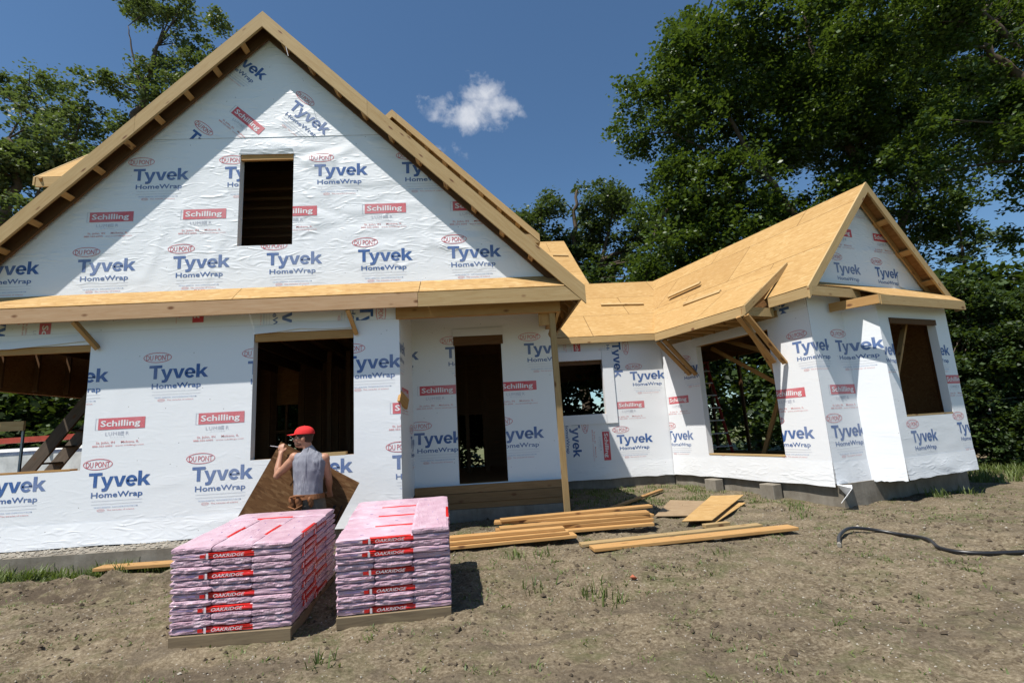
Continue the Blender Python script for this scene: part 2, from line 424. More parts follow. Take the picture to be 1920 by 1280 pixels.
# ---- front wall, lower storey
holes = [(-9.3, -.205, -5.86, 1.63), (-3.478, -.205, -1.978, 1.69)]
cells = grid_cells(-9.6, -1.2, -1.28, 1.82, holes)
P = (0, FY); d = (1, 0)
lg = tiles(-5.729, -.46, 1.437, 16, logo_a) + tiles(-4.991, 1.06, 1.437, 16, logo_a) + tiles(-5.70, .355, 1.42, 16, logo_b)
wall('wall', house, P, d, cells, holes, .14, lg)
cellsu = [[(-9.6, 1.82), (-1.28, 1.82), (-1.28, 2.42), (-9.6, 2.42)], [(-1.28, 2.0), (1.5, 2.0), (1.16, 2.42), (-1.28, 2.42)]]
lg = [xf(logo_a(), -1.88, 2.06, R(-90)), xf(logo_a(), -3.06, 2.34, R(-90)), xf(logo_b(), -6.62, 2.03, R(-90)), xf(logo_a(), -7.25, 2.3, R(-90)), xf(logo_b(), -4.4, 2.6, R(-90))]
wall('wall', house, (0, FY - .006), d, cellsu, (), .15, lg)
# ---- front gable wall
uh = (-3.785, 3.105, -2.935, 4.67)
def gz(x): return 7.02 - SL * abs(x - AX)
xl, xr = AX - (7.02 - 2.42) / SL, AX + (7.02 - 2.42) / SL
cells = grid_cells(xl, 2.42, xr, 4.97, [uh])
tri = ccw([(xl, 2.42), (xr, 2.42), (AX, 7.02)])
cells = [clip(ccw(c), tri) for c in cells]; cells = [c for c in cells if len(c) > 2]
lg = tiles(-6.16, 2.77, 1.418, 16, logo_a, lo=-3) + tiles(-5.44, 4.26, 1.418, 16, logo_a, lo=-3) + tiles(-6.09, 3.58, 1.418, 16, logo_b, lo=-3)
wall('wall', house, P, d, cells, [uh], .14, lg)
top = [clip(ccw([(xl, 4.97), (xr, 4.97), (xr, 7.1), (xl, 7.1)]), tri)]
k = .93
lg = tiles(-3.04, 5.50, 1.4, 1, logo_a, R(-41), k, 0) + tiles(-4.09, 6.53, 1.4, 1, logo_a, R(-41), k, 0) + tiles(-4.66, 5.0, 1.4, 1, logo_a, R(-41), k, 0) + tiles(-3.99, 5.45, 1.4, 1, logo_b, R(-42), k, 0)
wall('wall', house, (0, FY - .006), d, top, (), .14, lg)
# window trim of the front
def hdr(x0, x1, z0, z1, y, m='pine_o'):
    board('window_header', (x0, y, (z0 + z1) / 2), (x1, y, (z0 + z1) / 2), .05, z1 - z0, M[m], house)
hdr(-3.47, -1.985, 1.56, 1.685, FY + .035, 'pine_o'); hdr(-9.3, -5.865, 1.53, 1.625, FY + .04, 'pine_o'); hdr(-3.775, -2.945, 4.58, 4.665, FY + .035)
b = MB(); b.prism([(-3.81, FY - .012, 4.665), (-2.92, FY - .012, 4.66), (-2.95, FY - .03, 4.745), (-3.77, FY - .028, 4.75)], (0, .006, 0), M['wrap']); b.build('wrap_flap', house)
b = MB()
pts = [(-9.2, 1.67), (-8, 1.63), (-7, 1.62), (-6.4, 1.66), (-5.88, 1.70)]
for (x0, z0), (x1, z1) in zip(pts, pts[1:]): b.prism([(x0, FY - .03, z0 - .01), (x1, FY - .03, z1 - .01), (x1, FY - .012, z1 + .1), (x0, FY - .012, z0 + .1)], (0, .004, 0), M['wrap'])
b.build('wrap_flap', house)
b = MB()
pts = [(-3.47, 1.72), (-3.2, 1.735), (-2.8, 1.78), (-2.4, 1.755), (-1.98, 1.76)]
for (x0, z0), (x1, z1) in zip(pts, pts[1:]): b.prism([(x0, FY - .035, z0 - .05), (x1, FY - .035, z1 - .05), (x1, FY - .012, z1 + .07), (x0, FY - .012, z0 + .07)], (0, .004, 0), M['wrap'])
b.build('wrap_flap', house)
board('sill_board', (-2.72, FY + .05, -.185), (-2.1, FY + .05, -.185), .1, .05, M['pine'], house)
board('sill_board', (-6.0, FY + .07, -.195), (-9.2, FY + .07, -.195), .14, .03, M['pine_o'], house)

# ---- porch recess
RY = 9.15
lg = [xf(logo_a(), -.35, 1.30), xf(logo_a(), .95, -.2), xf(logo_b(), .1, .6)]
b = wall('wall', house, (-1.28, FY), (0, 1), [[(0, -1.1), (RY - FY, -.98), (RY - FY, 2.4), (0, 2.4)]], (), .14, lg)
dh = (-.515, -.86, .34, 1.75)
cells = grid_cells(-1.28, -.9, 1.3, 2.4, [dh])
cells = [[(p[0], p[1] - .08 if p[1] == -.9 and p[0] < -.6 else p[1]) for p in c] for c in cells]
lg = [xf(logo_a(), x, -.15) for x in (-1.276, .16)] + [xf(logo_b(), x, .71) for x in (-1.2, .24)] + [xf(logo_a(), x, 1.36) for x in (-2.02, -.68, .757)]
lg = [[(m, [tuple((p[0], p[1]) for p in t) for t in T]) for m, T in L] for L in lg]
wall('wall', house, (0, RY), (1, 0), cells, [dh], .14, lg)
board('door_header', (-.53, RY + .0, 1.665), (.375, RY + .0, 1.665), .04, .165, M['pine_d'], house)
b = MB(); b.prism([(-.54, RY - .025, 1.75), (.37, RY - .025, 1.75), (.36, RY - .012, 1.9), (-.53, RY - .012, 1.885)], (0, .005, 0), M['wrap']); b.build('wrap_flap', house)
board('porch_beam', (-1.32, FY - .02, 1.91), (1.25, FY - .02, 1.91), .09, .2, M['pine_o'], house)
board('porch_beam', (1.22, FY + .03, 1.91), (1.22, RY, 1.91), .09, .2, M['pine_o'], house)
board('brace', (1.22, FY - .01, 1.86), (1.12, FY + .35, 1.5), .05, .09, M['pine_o'], house)
board('bracket_board', (1.02, FY + .06, 1.62), (1.02, FY + .06, 1.86), .22, .04, M['pine_o'], house, up=(0, 1, 0))
board('porch_post', (1.21, 8.28, -1.43), (1.125, FY + .05, 1.82), .09, .09, M['pine'], house, up=(0, 1, 0))
board('nailed_block', (-1.295, FY - .01, .62), (-1.22, FY + .25, .5), .04, .17, M['pine_o'], house)
# porch floor framing and step boards
for z0, z1, m, y in ((-1.0, -.87, 'pine_b', 9.05), (-1.155, -1.005, 'pine_b', 9.03), (-1.26, -1.16, 'pine_b', 9.05)):
    board('rim_board', (-1.27, y, (z0 + z1) / 2), (1.28, y, (z0 + z1) / 2), .04, z1 - z0, M[m], house)
b = MB(); b.box(-1.3, 1.3, 9.02, 9.3, -1.9, -1.265, M['conc']); b.build('foundation', house)

# ---- connecting wall with the small window, and the wing's walls
CY = 12.05
ch = (1.79, .28, 2.86, 1.57)
cells = grid_cells(1.3, -1.18, 4.364, 2.15, [ch])
lg = [xf(logo_a(), 3.06, -.44), xf(logo_b(), 3.10, .37), xf(logo_a(), 3.52, 1.04), xf(logo_a(), 3.15, 1.98, R(-90)), xf(logo_a(), 2.0, .16, R(-90)), xf(logo_b(), 2.72, -.1, R(-90)), xf(logo_b(), 2.2, 2.1, R(-90))]
wall('wall', house, (0, CY), (1, 0), cells, [ch], .14, lg)
b = MB()
for x0, x1, z0, z1 in ((1.70, 2.86, 1.575, 1.80), (2.865, 3.12, .05, 1.80), (1.70, 2.86, .05, .275)): b.box(x0, x1, CY - .03, CY - .006, z0, z1, M['wrap'])
b.build('window_surround', house)
board('window_header', (1.8, CY + .06, 1.52), (2.85, CY + .06, 1.52), .05, .09, M['pine_d'], house)
# wall A (long side of the wing) : s along it from the inner corner
aP = PW(8.206, -9.80, 0); aD = NN
ah = (1.14, -.745, 3.03, 1.615)
cells = grid_cells(-.02, -1.16, 3.9, 1.83, [ah])
lg = [xf(logo_a(), x, -.42) for x in (-.12, 1.34, 2.80)] + [xf(logo_a(), x, 1.07) for x in (.62, 3.505)] + [xf(logo_b(), x, z) for x, z in ((.02, .41), (2.91, .30))]
wall('wall', house, aP, aD, cells, [ah], .14, lg)
lg = [xf(logo_a(), 3.35, 2.62, R(-90)), xf(logo_a(), 1.55, 2.4, R(-90))]
wall('wall', house, aP + Vector((-.0056, -.002, 0)), aD, [[(-.02, 1.83), (3.9, 1.83), (3.9, 2.28), (-.02, 2.28)]], (), .14, lg)
b = MB()
o = -DD
for i, (t0, t1, z) in enumerate(((1.05, 1.6, 1.60), (1.6, 2.2, 1.615), (2.2, 2.9, 1.64))):
    p0 = aP + NN * t0; p1 = aP + NN * t1
    q = [p0 + o * .035 + Vector((0, 0, z)), p1 + o * .04 + Vector((0, 0, z + .02)), p1 + o * .012 + Vector((0, 0, 1.80)), p0 + o * .012 + Vector((0, 0, 1.76))]
    b.prism(q, -o * .004, M['wrap'])
b.build('wrap_flap', house)
board('sill_board', aP + NN * 1.16 + DD * .06 + Vector((0, 0, -.73)), aP + NN * 3.02 + DD * .06 + Vector((0, 0, -.73)), .13, .03, M['pine'], house)
# walls B, C, D and the far return
gN = -5.897
bP = PW(8.206, gN, 0)
lg = [xf(logo_b(), .2, .305), xf(logo_a(), .1, -.42)]
ca_, cb_ = [(0, -1.16), (.38, -1.155), (.38, 2.3), (0, 2.3)], [(.38, -1.155), (.89, -1.15), (.89, 2.3), (.38, 2.3)]
b = MB(); ff_ = lambda s, z, o=0.: tuple(bP + DD * s + NN * o + Vector((0, 0, z)))
stamp(b, lg, [ca_, cb_], ff_); stamp(b, [xf(logo_a(), -.38, 1.07)], [ca_], ff_); stamp(b, [xf(logo_a(), .57, 1.05)], [cb_], ff_)
bw_ = wall('wall', house, bP, DD, [ca_, cb_], (), .14); b.build('wrap_print', bw_)
cP = PW(9.09, gN, 0); cQ = PW(9.375, -5.466, 0); cL = (cQ - cP).length
lg = [xf(logo_a(), -.32, 1.05)]
wall('wall', house, cP, (cQ - cP), [[(0, -1.15), (cL, -1.16), (cL, 1.95), (0, 1.95)]], (), .12, lg)
dP = PW(9.375, -5.466, 0)
dh2 = (.28, -.14, 1.66, 1.60)
cells = grid_cells(0, -1.15, 2.06, 1.86, [dh2])
kk = lambda f: [(m, [tuple((p[0] * .85, p[1] * .95) for p in t) for t in T]) for m, T in f()]
lg = [xf(kk(logo_a), .30, -.58), xf(kk(logo_a), 1.69, -.50), xf(kk(logo_a), -1.05, -.5), xf(kk(logo_b), 1.6, .40), xf(kk(logo_a), -.35, .93), xf(kk(logo_a), 1.2, .93)]
wall('wall', house, dP, DD, cells, [dh2], .14, lg)
eP = PW(11.43, -5.466, 0); eQ = PW(11.72, gN, 0)
wall('wall', house, eP, (eQ - eP), [[(0, -1.15), ((eQ - eP).length, -1.15), ((eQ - eP).length, 1.9), (0, 1.9)]], (), .12)
board('window_header', PW(9.66, -5.475, 1.545), PW(11.03, -5.475, 1.545), .06, .10, M['pine_d'], house)
board('sill_board', PW(9.66, -5.53, -.128), PW(11.03, -5.53, -.128), .13, .03, M['pine'], house)
# bottom lap of the wing's wrap (a second, lower strip of sheet)
b = MB()
def lap(p, q, z0, z1, o, seed):
    p = Vector(p); q = Vector(q); n = 14; random.seed(seed); g = []
    dd = (q - p); out = Vector((dd.y, -dd.x, 0)).normalized()
    for i in range(n + 1):
        t = i / n; w = random.uniform(-.012, .012)
        g.append((p + dd * t + out * .008 + Vector((0, 0, z1)), p + dd * t + out * (.012 + .25 * o * random.random()) + Vector((0, 0, (z0 + z1) / 2)), p + dd * t + out * (.015 + .4 * o * random.random()) + Vector((0, 0, z0 + w))))
    V = [v for r in g for v in r]; F = []
    for i in range(n):
        for k_ in range(2): a = i * 3 + k_; F.append((a, a + 1, a + 4, a + 3))
    b.add(V, F, M['wrap'])
lap(aP, PW(8.206, gN, 0), -1.2, -.80, .03, 1); lap(bP, PW(9.09, gN, 0), -1.2, -.82, .03, 2); lap(cP, cQ, -1.19, -.82, .03, 3); lap(dP, eP, -1.17, -.81, .04, 4); lap((1.3, CY, 0), (4.36, CY, 0), -1.22, -.85, .03, 5)
b.build('wrap_hem', house, smooth=True)
b = MB()
lap((-9.6, FY, 0), (-1.28, FY, 0), -1.25, -.93, .05, 9); b.build('wrap_hem', house, smooth=True)
b = MB(); q0 = PW(8.19, gN + .02, -1.17)
b.prism([q0, PW(8.15, gN + .3, -1.2), PW(7.98, gN + .2, -1.42), PW(8.3, gN + .1, -1.36), PW(8.5, gN + .06, -1.2)], Vector((0, .01, 0)), M['wrap']); b.build('wrap_flap', house)
# gable end wall of the wing
g0, g1 = 8.22, 11.72; ga = 9.968
lg = [xf(kk(logo_a), 9.10, 2.53), xf(kk(logo_a), 10.28, 2.53), xf(kk(logo_b), 9.17, 3.27), xf(kk(logo_b), 10.38, 3.27), xf(kk(logo_a), 9.7, 4.02)]
cells = [[(g0 - g0, 2.2), (g1 - g0, 2.2), (g1 - g0, 2.36), (ga - g0, 4.24), (0, 2.36)]]
lg = [[(m, [tuple((p[0] - g0, p[1]) for p in t) for t in T]) for m, T in L] for L in lg]
wall('wall', house, PW(g0, gN + .004, 0), DD, cells, (), .14, lg)
b = MB(); b.prism([PW(10.93, gN + .012, 2.36), PW(11.1, gN + .012, 2.33), PW(11.02, gN + .012, 2.46), PW(10.94, gN + .012, 2.62)], NN * .01, M['wrap']); b.build('wrap_flap', house)
# plain inner and far walls (open framing behind)
def plainwall(p, q, z0, z1, th=.1, m='osb_in', name='rear_wall'):
    p = Vector((p[0], p[1], 0)); q = Vector((q[0], q[1], 0)); dd = (q - p).normalized(); o = Vector((dd.y, -dd.x, 0))
    b = MB(); b.prism([p + Vector((0, 0, z0)), q + Vector((0, 0, z0)), q + Vector((0, 0, z1)), p + Vector((0, 0, z1))], -o * th, M[m]); return b.build(name, house)
w3 = lambda s, n: (PW(s, n, 0).x, PW(s, n, 0).y)
plainwall(w3(11.72, gN - .01), w3(11.72, -8.3), -1.2, 2.2)
plainwall(w3(11.72, -8.3), w3(11.72, -14.3), 1.75, 2.2); plainwall(w3(11.72, -8.3), w3(11.72, -14.3), -1.2, -.95)
plainwall(w3(11.72, -14.3), w3(8.6, -16.2), 1.6, 2.2); plainwall((1.3, 9.3), (1.3, 12.0), -1.2, 2.1); plainwall((-8.3, 11.9), (-8.3, 14.2), -1.2, 2.2)
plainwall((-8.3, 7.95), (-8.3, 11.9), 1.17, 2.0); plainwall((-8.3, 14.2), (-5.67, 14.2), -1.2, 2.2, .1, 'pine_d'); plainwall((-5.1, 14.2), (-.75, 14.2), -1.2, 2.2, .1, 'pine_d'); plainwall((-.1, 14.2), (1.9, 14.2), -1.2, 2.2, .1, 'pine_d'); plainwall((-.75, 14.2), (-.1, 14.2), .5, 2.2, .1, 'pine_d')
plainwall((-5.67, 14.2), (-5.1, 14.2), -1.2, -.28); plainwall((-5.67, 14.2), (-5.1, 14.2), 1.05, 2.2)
b = MB(); b.box(-5.42, -5.36, 14.15, 14.25, -.28, 1.05, M['pine_d']); b.box(-5.67, -5.1, 14.14, 14.24, .3, .37, M['pine_d']); b.build('window_mullion', house)
plainwall((1.9, 14.2), (6.0, 15.6), 1.9, 2.2); plainwall((1.9, 14.2), (6.0, 15.6), -1.2, .1); plainwall((-1.35, 7.95), (-1.35, 9.3), -1.2, 2.0)
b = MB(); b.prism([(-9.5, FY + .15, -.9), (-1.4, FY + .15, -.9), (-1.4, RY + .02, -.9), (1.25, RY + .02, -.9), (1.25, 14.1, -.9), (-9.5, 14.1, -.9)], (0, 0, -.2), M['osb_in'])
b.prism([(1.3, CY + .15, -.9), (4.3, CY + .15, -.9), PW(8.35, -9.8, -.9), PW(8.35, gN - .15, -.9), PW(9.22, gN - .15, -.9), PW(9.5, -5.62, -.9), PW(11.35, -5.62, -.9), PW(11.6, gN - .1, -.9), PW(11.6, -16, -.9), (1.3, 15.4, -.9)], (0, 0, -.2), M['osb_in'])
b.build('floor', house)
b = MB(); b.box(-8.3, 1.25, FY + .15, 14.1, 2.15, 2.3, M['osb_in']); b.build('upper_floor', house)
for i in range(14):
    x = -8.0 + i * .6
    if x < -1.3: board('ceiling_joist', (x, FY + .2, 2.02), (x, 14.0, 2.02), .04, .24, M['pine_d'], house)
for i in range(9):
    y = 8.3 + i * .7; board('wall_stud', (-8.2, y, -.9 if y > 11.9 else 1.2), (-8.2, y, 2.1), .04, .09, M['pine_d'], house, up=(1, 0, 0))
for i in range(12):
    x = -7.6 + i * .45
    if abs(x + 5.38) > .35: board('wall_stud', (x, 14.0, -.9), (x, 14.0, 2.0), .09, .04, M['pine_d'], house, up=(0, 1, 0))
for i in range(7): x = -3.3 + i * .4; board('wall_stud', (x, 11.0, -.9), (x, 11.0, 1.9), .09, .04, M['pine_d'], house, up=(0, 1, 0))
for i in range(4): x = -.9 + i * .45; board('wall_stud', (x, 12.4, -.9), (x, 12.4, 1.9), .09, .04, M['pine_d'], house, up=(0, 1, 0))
for i in range(6):
    p = PW(11.62, -8.4 - i * 1.15, 0); board('wall_stud', p + Vector((0, 0, -.95)), p + Vector((0, 0, 1.8)), .04, .14, M['pine_d'], house, up=(0, 1, 0))
plainwall((-6.4, 9.3), (-.3, 9.3), 2.3, 4.2, .1, 'pine_d', 'inner_wall'); plainwall((-5.1, 9.31), (-1.6, 9.31), 4.2, 5.2, .1, 'pine_d', 'inner_wall')  # partition in the darkened lumber, put in so the upper window reads black
for i in range(9): z = 3.3 + i * .16; board('attic_batten', (-4.6, 9.22 - i * .05, z), (-2.1, 9.22 - i * .05, z), .03, .05, M['pine_d'], house)

# ---- foundations
b = MB(); b.box(-9.6, -1.3, FY + .03, FY + .25, -1.9, -1.19, M['conc']); b.build('foundation', house)
b = MB(); b.box(-9.6, -3.2, 7.33, 7.79, -1.9, -1.27, M['conc']); b.build('foundation_ledge', house)
b = MB(); b.box(1.3, 4.36, CY + .05, CY + .25, -1.9, -1.17, M['conc'])
b.prism([PW(8.26, -9.9, -1.9), PW(8.26, -5.84, -1.9), PW(8.26, -5.84, -1.17), PW(8.26, -9.9, -1.17)], DD * .2, M['conc']); b.build('foundation', house)
b = MB(); b.prism([PW(8.3, -5.85, -2.1), PW(11.86, -5.85, -2.1), PW(11.86, -5.85, -1.17), PW(8.3, -5.85, -1.17)], -NN * .2, M['conc']); b.prism([PW(11.86, -5.86, -2.1), PW(11.86, -9, -2.1), PW(11.86, -9, -1.17), PW(11.86, -5.86, -1.17)], -DD * .2, M['conc']); b.build('foundation', house)
for t in (1.15, 2.55):
    b = MB(); q = [aP + NN * t - DD * .0, aP + NN * (t + .3), aP + NN * (t + .3) - DD * .22, aP + NN * t - DD * .22]
    b.prism([Vector((v.x, v.y, -1.9)) for v in q], (0, 0, .67), M['conc']); b.build('foundation_pier', house, bevel=.01)

# ---- roofs : front gable
T = .014
ez = 7.05 - SL * 4.96
def gp(x, y): return (x, y, 7.05 - SL * abs(x - AX))
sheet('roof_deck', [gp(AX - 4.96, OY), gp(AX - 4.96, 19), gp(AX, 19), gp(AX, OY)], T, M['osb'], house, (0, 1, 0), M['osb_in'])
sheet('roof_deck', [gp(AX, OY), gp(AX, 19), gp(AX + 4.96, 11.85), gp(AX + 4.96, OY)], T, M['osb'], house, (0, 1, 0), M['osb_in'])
def rake(p, q, dep, th, m, nrm, name='rake_board', par=None):
    """sloping fascia: p lower end top edge, q upper end top edge; plumb cut ends"""
    p, q, n = Vector(p), Vector(q), Vector(nrm); dz = Vector((0, 0, dep)); x = (q - p).normalized(); y = n.cross(x).normalized()
    mw = Matrix(((x.x, y.x, n.x, p.x), (x.y, y.y, n.y, p.y), (x.z, y.z, n.z, p.z), (0, 0, 0, 1)))
    b = MB(); b.prism([p, q, q - dz, p - dz], n * th, M[m]); return b.build(name, par or house, mw)
e = Vector((0, -1, 0))
# each rake is two lengths of board
def two(p, q, f, *a, **k_):
    p, q = Vector(p), Vector(q); m_ = p.lerp(q, f); rake(p, m_, *a, **k_); rake(m_ + (q - p).normalized() * .004, q, *a, **k_)
two((AX - 4.99, OY, 7.06 - SL * 4.99), (AX, OY, 7.06), .62, .285, .038, 'pine', e)
two((AX + 4.99, OY, 7.06 - SL * 4.99), (AX, OY, 7.06), .66, .285, .038, 'pine', e)
for sgn in (-1, 1):
    for i in range(1, 12):
        x = AX + sgn * (4.96 - .43 * i + .1); z = 7.03 - SL * abs(x - AX) - .215
        board('lookout', (x, OY, z), (x, FY, z), .04, .09, M['pine_o'], house, up=(sgn * -.70, 0, .71))
    rake((AX + sgn * 4.9, FY - .045, 7.03 - SL * 4.9), (AX, FY - .045, 7.03), .29, .035, 'pine_d', e, 'gable_rafter')  # rafter takes the darkened lumber: overhang shade is in its colour
b = MB(); b.tube([(-3.14, OY - .01, 6.82), (-3.02, OY - .02, 6.55), (-2.93, OY - .05, 6.2)], .004, M['white'], 5); b.build('hanging_string', house)
# pent roof between the storeys
fz = 2.155
sheet('pent_roof_deck', [(-9.6, OY - .045, fz), (-3.68, OY - .045, fz), (-3.68, FY, 2.42), (-9.6, FY, 2.42)], T, M['osb_p'], house, (1, 0, 0))
sheet('pent_roof_deck', [(-3.672, OY - .045, fz), (-.93, OY - .045, fz), (-.93, FY, 2.42), (-3.672, FY, 2.42)], T, M['osb_p'], house, (1, 0, 0))
sheet('pent_roof_deck', [(-.92, OY - .045, fz), (1.30, OY - .045, fz), (1.2, FY, 2.42), (-.92, FY, 2.42)], T, M['osb_p'], house, (1, 0, 0))
def fb(x0, x1, zt, zb, m, cut=0):
    b = MB(); b.prism([(x0, OY - .045, zb), (x1 + cut, OY - .045, zb), (x1, OY - .045, zt), (x0, OY - .045, zt)], (0, .04, 0), M[m]); b.build('fascia_board', house, Matrix.Translation((x0, 0, 0)))
fb(-9.6, -.945, fz - .016, 1.925, 'pine_red'); fb(-.94, 1.31, fz - .016, 1.92, 'pine', .235)
for i in range(17):
    x = -9.3 + i * .62
    if x < 1.3: board('pent_rafter', (x, OY, 2.05), (x, FY - .01, 2.10), .04, .16, M['pine_o'], house)
board('pent_bracket', (-5.93, OY + .01, 1.93), (-5.74, FY - .02, 1.56), .09, .05, M['pine_o'], house, up=(1, .2, 0))
board('pent_bracket', (-2.0, OY + .01, 1.93), (-1.93, FY - .02, 1.60), .05, .06, M['pine_o'], house, up=(1, .2, 0))
# right eave of the front gable, seen from below
ex = AX + 4.96
board('fascia_board', (ex - .02, OY, ez - .10), (ex - .02, 11.7, ez - .10), .035, .2, M['pine'], house)
for i in range(8):
    y = FY + .15 + i * .42; board('rafter_tail', (1.26, y, ez + .16), (ex - .02, y, ez - .09), .04, .14, M['pine_o'], house)
# ---- rear second storey gable
rx, ry, rz_ = -1.74, 10.2, 7.07; rs = .98
def rp(x, y): return (x, y, rz_ - rs * abs(x - rx))
sheet('roof_deck', [rp(rx, ry), rp(rx, 19), rp(1.30, 19), rp(1.30, ry)], T, M['osb'], house, (0, 1, 0), M['osb_in'])
sheet('roof_deck', [rp(rx - 2.4, ry), rp(rx - 2.4, 19), rp(rx, 19), rp(rx, ry)], T, M['osb'], house, (0, 1, 0), M['osb_in'])
two((1.32, ry, rz_ + .01 - rs * 3.06), (rx, ry, rz_ + .01), .97, .175, .038, 'pine', e)
rake((rx - 2.3, ry, rz_ + .01 - rs * 2.3), (rx, ry, rz_ + .01), .175, .038, 'pine', e)
for i in range(8):
    x = rx + .35 + i * .38; z = rz_ - .03 - rs * (x - rx) - .11
    board('lookout', (x, ry, z), (x, ry + .3, z), .04, .13, M['pine'], house, up=(-.7, 0, .71))
cells = [ccw([(-4.0, 2.6), (1.0, 2.6), (1.0, 4.35), (rx, rz_ - .05), (-4.0, 4.85)])]
wall('wall', house, (0, ry + .3), (1, 0), cells, (), .1)
rake((1.2, ry + .255, rz_ - .03 - rs * 2.94), (rx, ry + .255, rz_ - .03), .30, .03, 'pine', e, 'gable_rafter')
wall('wall', house, (1.0, ry + .3), (0, 1), [[(0, 2.2), (6, 2.2), (6, 4.35), (0, 4.35)]], (), .1)
sheet('pent_roof_deck', [(.3, ry + .02, 4.10), (1.28, ry + .02, 4.10), (1.05, ry + .3, 4.32), (.3, ry + .3, 4.32)], T, M['osb_p'], house, (1, 0, 0))
board('fascia_board', (.4, ry - .01, 3.99), (1.30, ry - .01, 3.99), .036, .2, M['pine'], house)
board('fascia_board', (1.30, ry, 3.97), (1.30, 14, 3.97), .036, .2, M['pine'], house)
# ---- body at the left behind the front gable
by, bz, bx0 = 9.6, 5.385, -8.52
sheet('roof_deck', [(bx0, by, bz), (-2.5, by, bz), (-2.5, 11.3, 7.05), (bx0, 11.3, 7.05)], T, M['osb'], house, (1, 0, 0), M['osb_in'])
sheet('roof_deck', [(bx0, 11.3, 7.05), (-2.5, 11.3, 7.05), (-2.5, 13.9, 4.5), (bx0, 13.9, 4.5)], T, M['osb'], house, (1, 0, 0), M['osb_in'])
sheet('ridge_felt', [(bx0 + .7, 11.0, 6.79), (bx0 + 1.4, 11.0, 6.79), (bx0 + 1.4, 11.3, 7.075), (bx0 + .5, 11.3, 7.075)], .004, M['grey'], house)
board('fascia_board', (bx0, by + .02, bz - .10), (-3, by + .02, bz - .10), .036, .2, M['pine'], house)
rake((bx0 - .02, by, bz), (bx0 - .02, 11.3, 7.05), .17, .036, 'pine', (-1, 0, 0))
for i in range(6): x = bx0 + .1 + i * .45; board('rafter_tail', (x, by, bz - .1), (x, by + .5, bz + .35), .04, .13, M['pine_o'], house)
wall('wall', house, (0, by + .4), (1, 0), [[(bx0 + .4, 2.0), (-3, 2.0), (-3, 5.7), (bx0 + .4, 5.7)]], (), .1)
wall('wall', house, (bx0 + .4, 13.5), (0, -1), [[(0, 2.0), (3.5, 2.0), (3.5, 5.6), (2.3, 6.85), (0, 4.8)]], (), .1)
# ---- main plane over the connecting range, low and tall part
cs = (4.28 - 2.12) / (14.795 - 11.82)
def cp(x, y): return (x, y, 2.12 + cs * (y - 11.82))
sheet('roof_deck', [cp(-1, 11.82), (4.15, 11.82, 2.12), (5.388, 14.795, 4.28), (3.32, 14.795, 4.28), (3.40, 18.9, cp(0, 18.9)[2]), cp(-1, 18.9)], T, M['osb'], house, (1, 0, 0), M['osb_in'])
sheet('roof_deck', [(3.3, 14.80, 4.28), (8, 14.80, 4.28), (8, 17.8, 2.12), (3.3, 17.8, 2.12)], T, M['osb'], house, (1, 0, 0), M['osb_in'])
sheet('roof_deck', [(-8.3, 19.0, 7.2), (3.38, 19.0, 7.2), (3.38, 24, 2.2), (-8.3, 24, 2.2)], T, M['osb'], house, (1, 0, 0), M['osb_in'])
wall('wall', house, (3.2, 14.9), (0, 1), [[(0, 3.4), (8, 3.4), (4.1, 7.1), (0, 4.25)]], (), .1)
rake((3.32, 14.795, 4.26), (3.40, 18.9, 7.22), .17, .036, 'pine', (1, 0, 0))
board('fascia_board', (1.4, 11.84, 2.035), (4.15, 11.84, 2.035), .036, .15, M['pine'], house)
# ---- wing roof
es, en = 7.906, -5.62; rzw = 4.282
ws = (rzw - 2.12) / (9.968 - es)
R1 = Vector((5.33, 14.795, 4.28))
sheet('roof_deck', [PW(es, en, 2.12), PW(ga, en, rzw), R1, Vector((4.15, 11.82, 2.12))], T, M['osb'], house, tuple(NN), M['osb_in'])
sheet('roof_deck', [PW(ga, en, rzw), PW(12.03, en, 2.12), PW(12.03, -14.5, 2.12), Vector((5.4, 14.8, 4.28))], T, M['osb'], house, tuple(NN), M['osb_in'])
rake(PW(es - .02, en, 2.12 - .01), PW(ga, en, rzw + .012), .205, .038, 'pine', NN)
rake(PW(12.06, en, 2.11), PW(ga, en, rzw + .012), .205, .038, 'pine', NN)
for sgn in (-1, 1):
    for i in range(1, 4):
        s = ga + sgn * i * .55; z = rzw - .03 - ws * i * .55 - .08
        board('lookout', PW(s, en, z), PW(s, gN, z), .04, .12, M['pine_o'], house, up=tuple(DD * (-sgn * .7) + Vector((0, 0, .7))))
    rake(PW(ga + sgn * 1.95, gN + .045, rzw - .03 - ws * 1.95), PW(ga, gN + .045, rzw - .03), .15, .03, 'pine_o', NN, 'gable_rafter')
# main eave fascia of the wing (short piece by the gable)
board('fascia_board', PW(es + .019, en + .02, 2.022), PW(es + .019, -6.42, 2.022), .036, .17, M['pine'], house)
